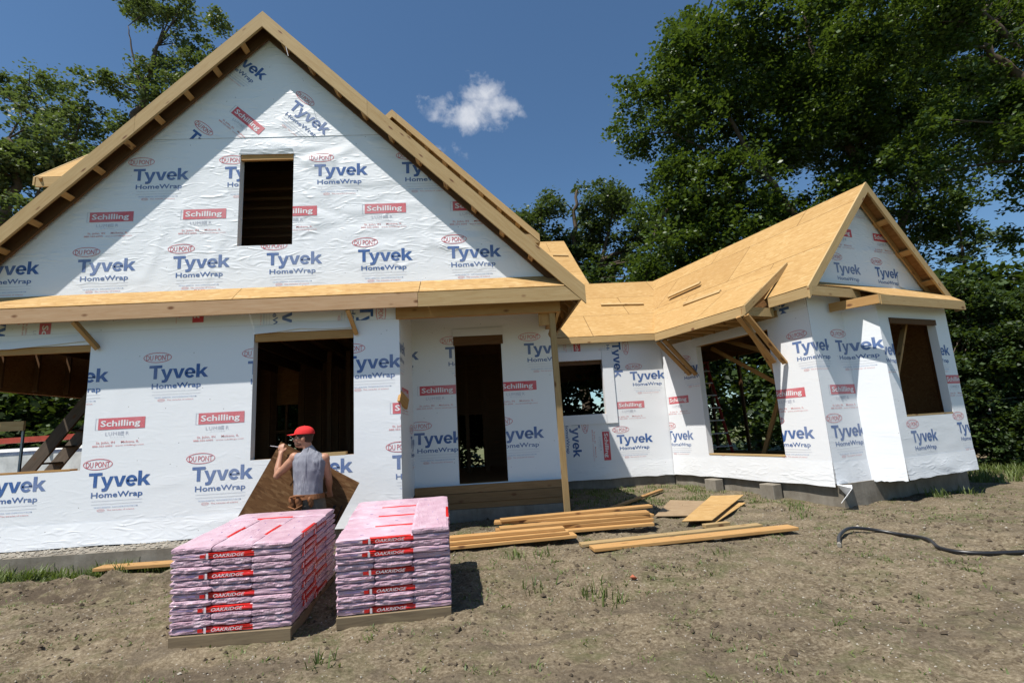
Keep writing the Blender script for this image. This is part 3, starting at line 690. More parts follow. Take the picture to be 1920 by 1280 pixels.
# kicked-out eave with its own shallower sheet
E_, R_, T_, V_ = Vector((3.824, 10.889, 1.95)), Vector((4.65, 8.561, 1.95)), Vector((5.843, 9.029, 2.835)), Vector((4.52, 12.70, 2.835))
sheet('kicked_roof_deck', [E_, R_, T_, V_], T, M['osb'], house, tuple(R_ - E_), M['osb_in'])
dn = Vector((0, 0, -.09)); xx = (R_ - E_).normalized()
board('fascia_board', E_ + dn + DD * .019, R_ + dn + DD * .019 + xx * .02, .036, .16, M['pine'], house)
rake(R_ + xx * .02, T_ + xx * .02, .15, .036, 'pine', xx)
q = R_ + Vector((0, 0, -.09)); board('fascia_board', q + xx * .0 + DD * .0, q + DD * .74, .036, .16, M['pine'], house)
b = MB(); b.prism([E_ + Vector((0, 0, -.02)), V_ + Vector((0, 0, -.02)), V_ + Vector((0, 0, -.3)), E_ + Vector((0, 0, -.17))], Vector((.02, 0, 0)), M['osb']); b.build('gusset_board', house)
b = MB(); w_ = (R_ - E_).normalized() * -.03; b.prism([R_ + w_ + Vector((0, 0, -.02)), T_ + w_ + Vector((0, 0, -.03)), T_ + w_ + Vector((-.38, -.14, -.5)), R_ + w_ + DD * .74 + Vector((0, 0, -.15)), R_ + w_ + Vector((0, 0, -.15))], w_ * .4, M['osb_in']); b.build('gusset_board', house)
for i in range(7):
    p = E_.lerp(R_, (i + .5) / 7) + Vector((0, 0, -.10)); p = p + DD * .02
    board('eave_rafter', p, p + DD * .86, .04, .12, M['pine_o'], house)
    board('eave_rafter', p + DD * .12 + Vector((0, 0, .045)), p + DD * 1.1 + Vector((0, 0, .68)), .04, .09, M['pine_o'], house)
board('ledger_board', PW(8.19, -9.5, 1.86), PW(8.19, -6.5, 1.86), .03, .12, M['pine'], house)
# knee braces
kb = [(E_ + Vector((.05, -.02, -.2)), Vector((4.63, 11.16, 1.02))), (E_ + Vector((.16, -.1, -.17)), Vector((4.70, 11.0, 1.0))),
      (R_ + Vector((-.05, .1, -.17)), Vector((5.37, 9.06, .97))), (R_ + Vector((.03, -.03, -.17)), Vector((5.47, 8.88, .93))), (R_ + Vector((.2, .45, -.1)), Vector((5.50, 9.25, .8)))]
for p, q in kb: board('knee_brace', p, q, .045, .09, M['pine_o'], house, up=(.3, -.8, .3))
# pent roof of the bay
def pn(s, n): return PW(s, n, 1.915 + .56 * (-5.17 - n))
sheet('pent_roof_deck', [pn(8.1, -5.60), pn(8.98, -5.60), pn(9.2, -5.15), pn(11.45, -5.15), pn(12.0, -5.60), pn(11.7, gN), pn(8.2, gN)], T, M['osb_p'], house, tuple(DD), M['osb_in'])
def pf(s0, n0, s1, n1, z0, z1, h=.15, m='pine'):
    board('fascia_board', PW(s0, n0, z0 - h / 2 - .016), PW(s1, n1, z1 - h / 2 - .016), .036, h, M[m], house)
pf(9.0, -5.165, 11.47, -5.165, 1.92, 1.92, .165); pf(7.95, -5.60, 9.2, -5.60, 2.135, 2.135, .16)
pf(11.47, -5.17, 12.1, -5.6, 1.92, 2.0, .15)
board('lookout', PW(8.98, -5.17, 1.83), PW(8.72, -5.86, 1.83), .04, .15, M['pine_o'], house)
board('fascia_board', PW(8.99, -5.16, 1.83), PW(8.86, -5.5, 1.83), .042, .16, M['pine'], house)
for i in range(8):
    s = 9.25 + i * .3; board('rafter_tail', PW(s, -5.19, 1.84), PW(s, -5.46, 1.90), .035, .1, M['pine_o'], house)
# loose braces inside the wing and its window
ib = [(PW(8.9, -7.3, -.85), PW(8.5, -6.4, .55)), (PW(9.5, -8.4, -.85), PW(9.6, -7.6, .9)), (PW(9.3, -9.3, 1.7), PW(9.1, -6.8, .25)), (PW(9.2, -9.0, 1.9), PW(8.9, -6.5, .9))]
for p, q in ib: board('temporary_brace', p, q, .045, .09, M['pine_o'], house, up=(.4, -.9, .1))
board('temporary_brace', PW(9.7, -5.55, .55), PW(10.6, -5.75, 1.55), .045, .09, M['pine_o'], house, up=(.4, -.9, .1))
for s in (9.95, 10.2): board('wall_stud', PW(s, -6.6, -.9), PW(s, -6.6, 2.0), .09, .04, M['pine_d'], house, up=(0, 1, 0))
board('tie_beam', PW(8.3, -8.2, 1.75), PW(11.6, -8.2, 1.75), .04, .2, M['pine_d'], house); board('tie_beam', PW(8.3, -9.4, 1.75), PW(11.6, -9.4, 1.75), .04, .2, M['pine_d'], house)
# cleats nailed on the roof for footing
def cleat(p, q, nrm): board('roof_cleat', p, q, .09, .04, M['pine'], house, up=nrm)
cnrm = Vector((0, -cs, 1)).normalized(); o_ = cnrm * .03
def cray(dx, dz, off):                           # a point of the main plane given as a bearing and a rise from the origin
    y = (2.12 - cs * 11.82) / (dz - cs); return Vector((dx * y, y, dz * y)) + off
cleat(cray(.246, .242, o_), cray(.334, .240, o_), cnrm); cleat(cray(.155, .352, o_), cray(.187, .350, o_), cnrm)
wn = (DD * (-ws) + Vector((0, 0, 1))).normalized()
def wray(dx, dz, off):
    dv = Vector((dx, 1, dz)); k_ = (2.12 - ws * es) / (dv.z - ws * dv.dot(DD)); return dv * k_ + wn * off
cleat(wray(.3906, .2527, .03), wray(.4608, .2796, .03), wn); cleat(wray(.424, .231, .09), wray(.504, .2565, .07), wn)
# ------------------------------------------------------------------ ground
def ss(a, b, x): t = min(1, max(0, (x - a) / (b - a))); return t * t * (3 - 2 * t)
def gbase(x, y): return -1.63 + .13 * ss(4.6, 6.2, y) * (1 - .25 * ss(1, 4, x)) + .09 * ss(7.5, 11.5, y) - .10 * ss(6.5, 9.5, x) * ss(6.5, 9, y)
def gz_(x, y, fine=True):
    z = gbase(x, y)
    if fine:
        n = noise.noise; v = Vector
        near = 1 if y < 9 else .6
        z += .045 * n(v((x * .7, y * .9, 1))) + near * (.034 * n(v((x * 2.1, y * 2.6, 5))) + .022 * n(v((x * 6, y * 7, 9))))
        r = abs(n(v((x * 9, y * 10, 3)))); z += near * .02 * max(0, .3 - r) * n(v((x * 1.3, y * 1.3, 7)))
        z += near * (.011 * n(v((x * 17, y * 20, 2))) + .012 * max(0, n(v((x * 11, y * 12, 21))) - .1))
        if x < -2.6:                                             # berm and wheel ruts at the left
            z += .10 * math.exp(-((y - 6.62) / .22) ** 2) * (.55 + 1.3 * n(v((x * 3, y * 3, 4))) + .6 * n(v((x * 8, y * 8, 14)))) - .06 * math.exp(-((y - 6.2) / .2) ** 2) * (1 + n(v((x * 2.4, y * 5, 6)))); z += .02 * math.exp(-((y - 6.4) / .4) ** 2) * n(v((x * 12, y * 14, 31)))
            for yc, a in ((5.0 + .06 * (x + 4), .022), (4.35 + .1 * (x + 3), .03)):
                w = math.exp(-((y - yc) / .13) ** 4)
                if w > .01: z += w * (a * (1 if math.sin((x + .5 * (y - yc)) * 44) > .2 else -.6) - .012)
    return z
def ground_mat():
    m, nt, b = nmat('dry_bare_soil', (.25, .2, .14), .95, .15)
    v = coords(nt)
    big = noise_t(nt, v, .9, 5, .62, .6); mid = noise_t(nt, v, 4.5, 6, .7, .4); fin = noise_t(nt, v, 32, 5, .75)
    c = ramp(nt, big, [(.33, (.042, .030, .018)), (.45, (.105, .079, .048)), (.57, (.175, .136, .086)), (.71, (.27, .218, .145))])
    c2 = ramp(nt, mid, [(.39, (.024, .017, .010)), (.49, (.122, .093, .058)), (.67, (.28, .228, .155))])
    c = mix(nt, .5, c, c2)
    c = mix(nt, .5, c, ramp(nt, fin, [(.32, (.03, .022, .014)), (.48, (.155, .122, .08)), (.68, (.42, .36, .26))]))
    st = noise_t(nt, coords(nt, (14, 60, 14), rot=(0, 0, .5)), 1.6, 4, .7, 1.5)
    c = mix(nt, ramp(nt, st, [(.58, (0, 0, 0)), (.7, (.45, .45, .45))]), c, (.32, .27, .18))
    g = noise_t(nt, v, 2.2, 6, .7, .5)
    c = mix(nt, ramp(nt, g, [(.50, (0, 0, 0)), (.64, (.5, .5, .5))]), c, (.065, .078, .026))
    sx = node(nt, 'ShaderNodeSeparateXYZ'); nt.links.new(v, sx.inputs[0])
    ym = node(nt, 'ShaderNodeMapRange'); ym.inputs[1].default_value = 4.9; ym.inputs[2].default_value = 3.6; nt.links.new(sx.outputs[1], ym.inputs[0])
    wn_ = noise_t(nt, coords(nt, (.55, 1.5, 1), rot=(0, 0, -.12)), 1.6, 6, .7, .6)
    am = node(nt, 'ShaderNodeMath', operation='ADD'); nt.links.new(wn_, am.inputs[0]); am2 = node(nt, 'ShaderNodeMath', operation='MULTIPLY'); am2.inputs[1].default_value = .07; nt.links.new(ym.outputs[0], am2.inputs[0]); nt.links.new(am2.outputs[0], am.inputs[1])
    c = mix(nt, ramp(nt, am.outputs[0], [(.53, (0, 0, 0)), (.64, (.7, .7, .7))]), c, mix(nt, fin, (.045, .035, .025), (.17, .135, .095)))
    def band_(i, c0, w_):
        s1_ = node(nt, 'ShaderNodeMath', operation='SUBTRACT'); s1_.inputs[1].default_value = c0; nt.links.new(sx.outputs[i], s1_.inputs[0])
        s2_ = node(nt, 'ShaderNodeMath', operation='ABSOLUTE'); nt.links.new(s1_.outputs[0], s2_.inputs[0])
        s3_ = node(nt, 'ShaderNodeMapRange'); s3_.inputs[1].default_value = w_ * .3; s3_.inputs[2].default_value = w_; s3_.inputs[3].default_value = 1; s3_.inputs[4].default_value = 0; nt.links.new(s2_.outputs[0], s3_.inputs[0]); return s3_.outputs[0]
    def mu(a_, b_, op='MULTIPLY'):
        m_ = node(nt, 'ShaderNodeMath', operation=op); nt.links.new(a_, m_.inputs[0]); nt.links.new(b_, m_.inputs[1]); return m_.outputs[0]
    strip = mu(mu(band_(1, 6.4, .45), band_(0, -6.5, 4.6)), ramp(nt, noise_t(nt, coords(nt, (1, 2.2, 1)), 2.6, 6, .7, .8), [(.40, (0, 0, 0)), (.52, (1, 1, 1))]))
    strip2 = mu(mu(band_(1, 3.95, .5), band_(0, -3.2, 2.6)), ramp(nt, noise_t(nt, coords(nt, (1, 2.2, 1)), 3.1, 6, .7, .8), [(.42, (0, 0, 0)), (.56, (1, 1, 1))]))
    c = mix(nt, mu(strip, strip2, 'MAXIMUM'), c, mix(nt, fin, (.03, .022, .015), (.13, .10, .07)))
    vo = node(nt, 'ShaderNodeTexVoronoi'); vo.inputs['Scale'].default_value = 26; nt.links.new(v, vo.inputs['Vector'])
    sz = node(nt, 'ShaderNodeSeparateColor'); nt.links.new(vo.outputs['Color'], sz.inputs[0])
    k1 = ramp(nt, vo.outputs['Distance'], [(.13, (1, 1, 1)), (.2, (0, 0, 0))]); k2 = ramp(nt, sz.outputs[0], [(.78, (0, 0, 0)), (.82, (1, 1, 1))])
    kk_ = node(nt, 'ShaderNodeMath', operation='MULTIPLY'); nt.links.new(k1, kk_.inputs[0]); nt.links.new(k2, kk_.inputs[1])
    c = mix(nt, kk_.outputs[0], c, (.38, .35, .31))
    nt.links.new(c, b.inputs['Base Color'])
    n1 = bump(nt, b, mid, .8, .05); n2 = bump(nt, b, fin, .8, .015, n1); bump(nt, b, kk_.outputs[0], .5, .01, n2)
    return m
M['soil'] = ground_mat()
xs = np.concatenate([np.arange(-13, -6, .12), np.arange(-6, 6.5, .045), np.arange(6.5, 16, .1)]); ys = np.concatenate([np.arange(1.2, 7.6, .042), np.arange(7.6, 15.5, .11)])
V = [(float(x), float(y), gz_(float(x), float(y))) for y in ys for x in xs]
nx, ny = len(xs), len(ys)
ii = (np.arange(ny - 1)[:, None] * nx + np.arange(nx - 1)[None, :]).ravel()
F = np.stack([ii, ii + 1, ii + nx + 1, ii + nx], 1)
me = bpy.data.meshes.new('ground'); me.from_pydata(V, [], F.tolist()); me.polygons.foreach_set('use_smooth', [True] * len(F)); me.materials.append(M['soil'])
g = link(bpy.data.objects.new('ground', me)); tag(g, kind='structure')
m, nt, b = nmat('distant_turf', (.1, .12, .04), .95); n = noise_t(nt, coords(nt), .6, 5)
nt.links.new(ramp(nt, n, [(.35, (.06, .085, .025)), (.65, (.14, .13, .06))]), b.inputs['Base Color'])
b = MB(); b.add([(-400, -60, -1.80), (400, -60, -1.80), (400, 600, -1.80), (-400, 600, -1.80)], [(0, 1, 2, 3)], m); tag(b.build('terrain'), kind='structure')

# grass tufts and weeds
def leafmat(name, c1, c2, trans=.3, rough=.5):
    m = bpy.data.materials.new(name); m.use_nodes = True; nt = m.node_tree; b = nt.nodes['Principled BSDF']
    gm = nt.nodes.new('ShaderNodeNewGeometry'); c = ramp(nt, gm.outputs['Random Per Island'], [(0, c1), (.7, c2), (1, tuple(min(1, x * 1.5) for x in c2))])
    nt.links.new(c, b.inputs['Base Color']); b.inputs['Roughness'].default_value = rough; b.inputs['Specular IOR Level'].default_value = .4
    t = nt.nodes.new('ShaderNodeBsdfTranslucent'); nt.links.new(mix(nt, .5, c, (.2, .3, .02)), t.inputs[0])
    mx = nt.nodes.new('ShaderNodeMixShader'); mx.inputs[0].default_value = trans
    nt.links.new(b.outputs[0], mx.inputs[1]); nt.links.new(t.outputs[0], mx.inputs[2]); nt.links.new(mx.outputs[0], nt.nodes['Material Output'].inputs[0])
    return m
M['grass'] = leafmat('grass_blades', (.055, .085, .02), (.12, .15, .045)); M['straw'] = leafmat('dry_straw', (.26, .21, .12), (.38, .32, .2), .1)
rng = np.random.default_rng(5)
def blades(cx, cy, n, hgt, spread, mb, mat, lean=.5):
    for _ in range(n):
        x = cx + rng.normal(0, spread); y = cy + rng.normal(0, spread); z = gz_(x, y) - .005
        a = rng.uniform(0, 6.283); h = hgt * rng.uniform(.4, 1.1); l = h * lean * rng.uniform(.2, 1.4); w = rng.uniform(.003, .007) * (1 + h * 4)
        dx, dy = math.cos(a), math.sin(a)
        mb.add([(x - dy * w, y + dx * w, z), (x + dy * w, y - dx * w, z), (x + dx * l * .4 + dy * w * .7, y + dy * l * .4 - dx * w * .7, z + h * .6), (x + dx * l * .4 - dy * w * .7, y + dy * l * .4 + dx * w * .7, z + h * .6), (x + dx * l, y + dy * l, z + h * .95)],
               [(0, 1, 2, 3), (3, 2, 4)], mat)
gr = MB(); sw = MB()
def inside_house(x, y):
    p = Vector((x, y, 0)); s = p.dot(DD); n_ = p.dot(NN)
    return (x < 1.25 and y > (7.3 if x < -3.1 else (7.75 if x < -1.2 else 9.0))) or (x < 4.4 and y > 12.1) or (s > 8.25 and n_ < -5.9 and x > 3) 
cnt = 0
while cnt < 1700:
    x, y = rng.uniform(-6.5, 9.5), rng.uniform(2.8, 12)
    if inside_house(x, y): continue
    dens = .5 + .5 * noise.noise(Vector((x * .8, y * .9, 11))) + (.25 if y > 8.4 else 0)
    if rng.random() > dens ** 3 * 2.6 + .04: continue
    cnt += 1
    blades(x, y, int(rng.integers(4, 17)), rng.uniform(.015, .045), rng.uniform(.02, .09), gr, M['grass'], 1.5)
for _ in range(230):                                             # strip along the foundation ledge
    x = rng.uniform(-7.4, -3.9); y = 7.25 - abs(rng.normal(0, .16)); blades(x, y, 14, .07 + .12 * rng.random() ** 2 * (1 if x < -4.5 else .6), .05, gr, M['grass'], .7)
for _ in range(260):
    x = rng.uniform(1.4, 5.2); y = rng.uniform(9.0, 11.8)
    if noise.noise(Vector((x * 1.2, y * 1.2, 3))) > -.1 and not inside_house(x, y): blades(x, y, 12, .09, .06, gr, M['grass'], .8)
for x, y, n_, h in ((4.9, 8.2, 40, .12), (5.1, 8.5, 30, .1), (4.6, 7.7, 30, .09), (2.6, 6.0, 20, .09), (.95, 5.2, 24, .16), (1.1, 5.0, 26, .15), (.4, 5.4, 18, .12), (.3, 6.5, 50, .1), (.6, 6.6, 40, .09), (7.6, 8.6, 50, .2), (8.4, 8.9, 40, .16), (2.4, 6.9, 22, .1), (5.8, 5.3, 30, .08), (-1.3, 4.2, 25, .12)):
    blades(x, y, n_, h, .09, gr, M['grass'], .7)
for _ in range(3500):
    x, y = rng.uniform(-6, 9), rng.uniform(2.6, 9)
    if inside_house(x, y): continue
    z = gz_(x, y) + .004; a = rng.uniform(0, 3.14); l = rng.uniform(.015, .06); w = .002
    dx, dy = math.cos(a), math.sin(a); sw.add([(x - dy * w, y + dx * w, z), (x + dy * w, y - dx * w, z), (x + dx * l, y + dy * l, z + .006)], [(0, 1, 2)], M['straw'])
tag(gr.build('grass'), 'sparse green weeds and grass tufts growing on the bare soil', 'grass', kind='stuff')
tag(sw.build('straw'), 'short bits of dry straw strewn over the bare soil', 'straw', kind='stuff')
M['stone'] = plain('pale_stone', (.33, .30, .25), .9, var=.3); M['clod'] = plain('dark_clod', (.085, .064, .043), .95, var=.3)
st = MB(); cl = MB()
def rock(mb, x, y, r, mat, z=None):
    z = gz_(x, y) + r * .15 if z is None else z; vs = []; 
    for k in range(4):
        a = k * math.pi / 2 + rng.uniform(-.4, .4); vs.append((x + math.cos(a) * r * rng.uniform(.7, 1.3), y + math.sin(a) * r * rng.uniform(.7, 1.3), z + rng.uniform(-.3, .2) * r))
    vs += [(x + rng.normal(0, .2) * r, y + rng.normal(0, .2) * r, z + r * rng.uniform(.4, .9)), (x, y, z - r * .6)]
    mb.add(vs, [(0, 1, 4), (1, 2, 4), (2, 3, 4), (3, 0, 4), (1, 0, 5), (2, 1, 5), (3, 2, 5), (0, 3, 5)], mat)
for _ in range(3600):
    x, y = rng.uniform(-6.5, 9), rng.uniform(2.6, 11)
    if not inside_house(x, y): rock(st, x, y, rng.uniform(.004, .011) * (1.8 if rng.random() < .06 else 1), M['stone'])
for _ in range(11000):
    x, y = rng.uniform(-6.5, 9), rng.uniform(2.6, 10)
    if noise.noise(Vector((x * 1.3, y * 1.3, 7))) < rng.uniform(-.35, .3) and not inside_house(x, y): rock(cl, x, y, rng.uniform(.006, .024) * (1 if rng.random() < .9 else 1.5), M['clod'])
for _ in range(500): rock(st, rng.uniform(-8, -3.3), rng.uniform(7.34, 7.76), rng.uniform(.008, .035), M['stone'], -1.262)
tag(st.build('gravel'), 'pale pebbles and wood chips scattered over the soil and foundation ledge', 'gravel', kind='stuff')
tag(cl.build('soil_clods'), 'small dark clods of earth lying on the soil', 'clods', kind='stuff')

# ------------------------------------------------------------------ loose lumber, sheets, hose, brick
def gnd(x, y): return gbase(x, y) + .045 * noise.noise(Vector((x * .7, y * .9, 1)))
def plank(p, q, w, h, label, group=None, m='pine_o', name='plank', cat='plank', up=(0, 0, 1)):
    o = board(name, p, q, w, h, M[m], None, up, .004); tag(o, label, cat, group); return o
G = 'planks piled in front of the porch'
pile = [((-.62, 6.98, -1.43), (1.12, 7.12, -1.42), .24, .04, 'long wide plank at the bottom front of the pile beside the right shingle pallet'),
        ((-.64, 7.02, -1.385), (1.02, 7.16, -1.375), .24, .04, 'wide plank second from the ground, lying flat on the front of the pile'),
        ((-.55, 7.06, -1.34), (.98, 7.16, -1.332), .14, .04, 'narrower plank topping the front left part of the pile'),
        ((.16, 7.46, -1.43), (2.30, 7.52, -1.41), .26, .04, 'lowest plank of the back part of the pile, resting on the soil'),
        ((.06, 7.62, -1.385), (2.33, 7.60, -1.365), .26, .04, 'second plank up in the back part of the pile'),
        ((.12, 7.5, -1.343), (2.36, 7.66, -1.322), .2, .038, 'slightly skewed third plank in the back part of the pile'),
        ((.05, 7.78, -1.30), (2.30, 7.64, -1.28), .2, .038, 'fourth plank crossing the pile at a slight angle'),
        ((.14, 7.68, -1.26), (2.44, 7.92, -1.24), .14, .038, 'topmost plank of the pile reaching furthest to the right')]
for p, q, w, h, l in pile: plank(p, q, w, h, l, G)
plank((1.22, 6.52, -1.475), (3.95, 6.78, -1.45), .22, .04, 'long plank on the soil right of the pile, nearest the camera of its pair', 'pair of planks on the open soil')
plank((1.12, 6.74, -1.47), (3.62, 7.0, -1.44), .14, .04, 'paler narrow plank lying behind the long plank on open soil', 'pair of planks on the open soil', 'pine')
plank((2.02, 9.1, gnd(2, 9.1) + .04), (3.55, 10.7, gnd(3.5, 10.7) + .06), .09, .04, 'single board lying at an angle in the weeds below the small window', None, 'pine_o')
plank((-4.95, 7.02, -1.40), (-2.6, 7.0, -1.40), .2, .04, 'orange board on the foundation ledge left of the shingle pallets', None, 'pine_o')
def panel(name, pts, label, m, th=.012, cat='wood panel'):
    o = sheet(name, pts, th, M[m]); tag(o, label, cat); return o
def gp3(x, y, h): return (x, y, gnd(x, y) + h)
panel('osb_offcut', [gp3(2.62, 8.35, .06), gp3(3.3, 8.15, .06), gp3(4.0, 9.2, .08), gp3(3.3, 9.5, .08)], 'greyed square offcut panel lying flat on the soil beneath another', 'osb_grey')
panel('osb_offcut', [gp3(2.78, 7.62, .085), gp3(3.2, 7.55, .085), gp3(4.66, 9.45, .11), gp3(4.12, 9.62, .11)], 'long bright tan offcut panel lying across the greyed one', 'osb')
panel('osb_offcut', [gp3(3.15, 7.7, .03), gp3(3.3, 7.66, .03), gp3(4.45, 8.98, .05), gp3(4.35, 9.05, .05)], 'thin tan strip offcut beside the long bright panel', 'osb')
plank(gp3(3.02, 7.42, .04), gp3(3.42, 7.5, .04), .09, .05, 'short block of wood at the foot of the tan offcuts', None, 'pine', 'wood_block', 'wood block')
hz = [(4.12, 6.16), (4.3, 6.4), (4.58, 6.6), (4.9, 6.66), (5.12, 6.45), (5.12, 6.05), (5.02, 5.78), (5.06, 5.58), (5.25, 5.45), (5.6, 5.38), (6.2, 5.3), (7.5, 5.1)]
def catmull(P, n=8):
    out = []; P = [P[0]] + P + [P[-1]]
    for i in range(1, len(P) - 2):
        for k_ in range(n):
            t = k_ / n; a, b_, c, d_ = [Vector(p) for p in P[i - 1:i + 3]]
            out.append(.5 * ((2 * b_) + (-a + c) * t + (2 * a - 5 * b_ + 4 * c - d_) * t * t + (-a + 3 * b_ - 3 * c + d_) * t ** 3))
    out.append(Vector(P[-1])); return out
M['rubber'] = plain('black_rubber', (.018, .018, .02), .35, .5, .3, 20)
hb = MB(); pts = catmull([(x, y, gz_(x, y) + .03 + (.035 if i == 2 else .02 if i in (1, 3) else 0)) for i, (x, y) in enumerate(hz)])
hb.tube(pts, .021, M['rubber'], 10); ho = hb.build('hose', smooth=True); tag(ho, 'thick black hose curling across the bare soil at the right', 'hose')
e0, e1 = pts[0], pts[0] + (pts[0] - pts[1]).normalized() * .05
hb = MB(); hb.tube([e0, e1], .024, M['stone'], 10); hb.build('fitting', ho)
M['brick'] = plain('broken_brick', (.42, .13, .07), .9, var=.3, bmp=.01)
b = MB(); rock(b, 1.42, 5.42, .045, M['brick'], gz_(1.42, 5.42) + .02); tag(b.build('brick_fragment'), 'small broken piece of red brick on the soil', 'brick')
b = MB(); rock(b, 4.9, 6.9, .05, M['stone']); tag(b.build('flat_stone'), 'flat pale stone on the soil behind the hose', 'stone')

# ------------------------------------------------------------------ shingle bundles on pallets
BL, BW, BH = 1.0, .333, .055
def bundle_mesh(seed, prints=True):
    n = noise.noise; nx_, ny_, nz_ = 44, 14, 4; mb = MB()
    def disp(p):
        x, y, z = p; q = Vector((x * 7 + seed * 13, y * 9, z * 14)); 
        fx = min(x, BL - x) / .03; fy = min(y, BW - y) / .02
        z2 = z
        if z > BH * .5: z2 -= .008 * (math.exp(-max(0, fx) ** 2) + math.exp(-max(0, fy) ** 2)); 
        else: z2 += .005 * (math.exp(-max(0, fx) ** 2) + math.exp(-max(0, fy) ** 2))
        zz = .5 + .5 * math.cos(math.pi * (z / BH - .5) * 1.0)
        r = abs(n(Vector((x * 5 + seed, y * 5 + seed * 3, z * 60))))
        y2 = y + (.007 * n(Vector((x * 9 + seed * 5, z * 45, seed))) - .004 * (1 - zz)) * (-1 if y < .01 else 1 if y > BW - .01 else 0)
        x2 = x + (.010 * n(Vector((y * 14 + seed * 7, z * 50, seed + 4))) - .005 * (1 - zz)) * (-1 if x < .01 else 1 if x > BL - .01 else 0)
        if z > BH * .9: z2 += .0022 * n(q)
        return (x2, y2, min(max(z2, .001), BH - .001))
    P, Q = M['pink'], M['band']
    def patch(f, nu, nv, flip, side):
        vs = [disp(f(u / nu, v / nv)) for v in range(nv + 1) for u in range(nu + 1)]; o = len(mb.v); mb.v += vs
        for v in range(nv):
            for u in range(nu):
                a = v * (nu + 1) + u; q = [a, a + 1, a + nu + 2, a + nu + 1]
                if flip: q.reverse()
                x = (u + .5) / nu; m_ = P
                if side == 'f' and .28 < x < .68: m_ = Q
                if side == 't' and .30 < x < .66 and v == 0: m_ = Q
                mb.f.append(tuple(o + k_ for k_ in q)); mb.m.append(mb.mi(m_))
    patch(lambda u, v: (u * BL, v * BW, BH), nx_, ny_, False, 't'); patch(lambda u, v: (u * BL, v * BW, 0), 10, 4, True, 'b')
    patch(lambda u, v: (u * BL, 0, v * BH), nx_, nz_, False, 'f'); patch(lambda u, v: (u * BL, BW, v * BH), nx_, nz_, True, 'r')
    patch(lambda u, v: (0, u * BW, v * BH), ny_, nz_, True, 'e'); patch(lambda u, v: (BL, u * BW, v * BH), ny_, nz_, False, 'e')
    f = lambda x, z, y=-.011: (x, y, z)
    def pr(T, m): 
        for t in T: mb.add([f(*p) for p in t], [(0, 1, 2)], m)
    pr(put(text_tris('OAKRIDGE', .012, .25), .345, .015, .26, .027), M['bwhite'])
    pr(rect(.285, .004, .305, .05), M['bwhite']); pr(rect(.235, .012, .275, .042), M['band'])
    pr(put(text_tris('OWENS CORNING', .02), .07, .028, .13, .012), M['purple']); pr(put(text_tris('SHINGLES', .02), .82, .03, .09, .01), M['purple'])
    for i in range(3): x = .2 + i * .27; mb.box(x, x + .03, .1 + .05 * i, .104 + .05 * i, BH, BH + .0015, M['purple'])
    for i in range(9): y = .06 + i * .026; pr_ = [((.08, y), (.92, y), (.92, y + .003)), ((.08, y), (.92, y + .003), (.08, y + .003))]; 
    me = bpy.data.meshes.new('shingle_bundle'); me.from_pydata(mb.v, [], mb.f)
    for m_ in mb.mats: me.materials.append(m_)
    me.polygons.foreach_set('material_index', mb.m); me.update(); return me
BM = [bundle_mesh(i) for i in range(4)]
M['pallet'] = wood('pallet_wood', (.25, .19, .115), (.15, .11, .07))
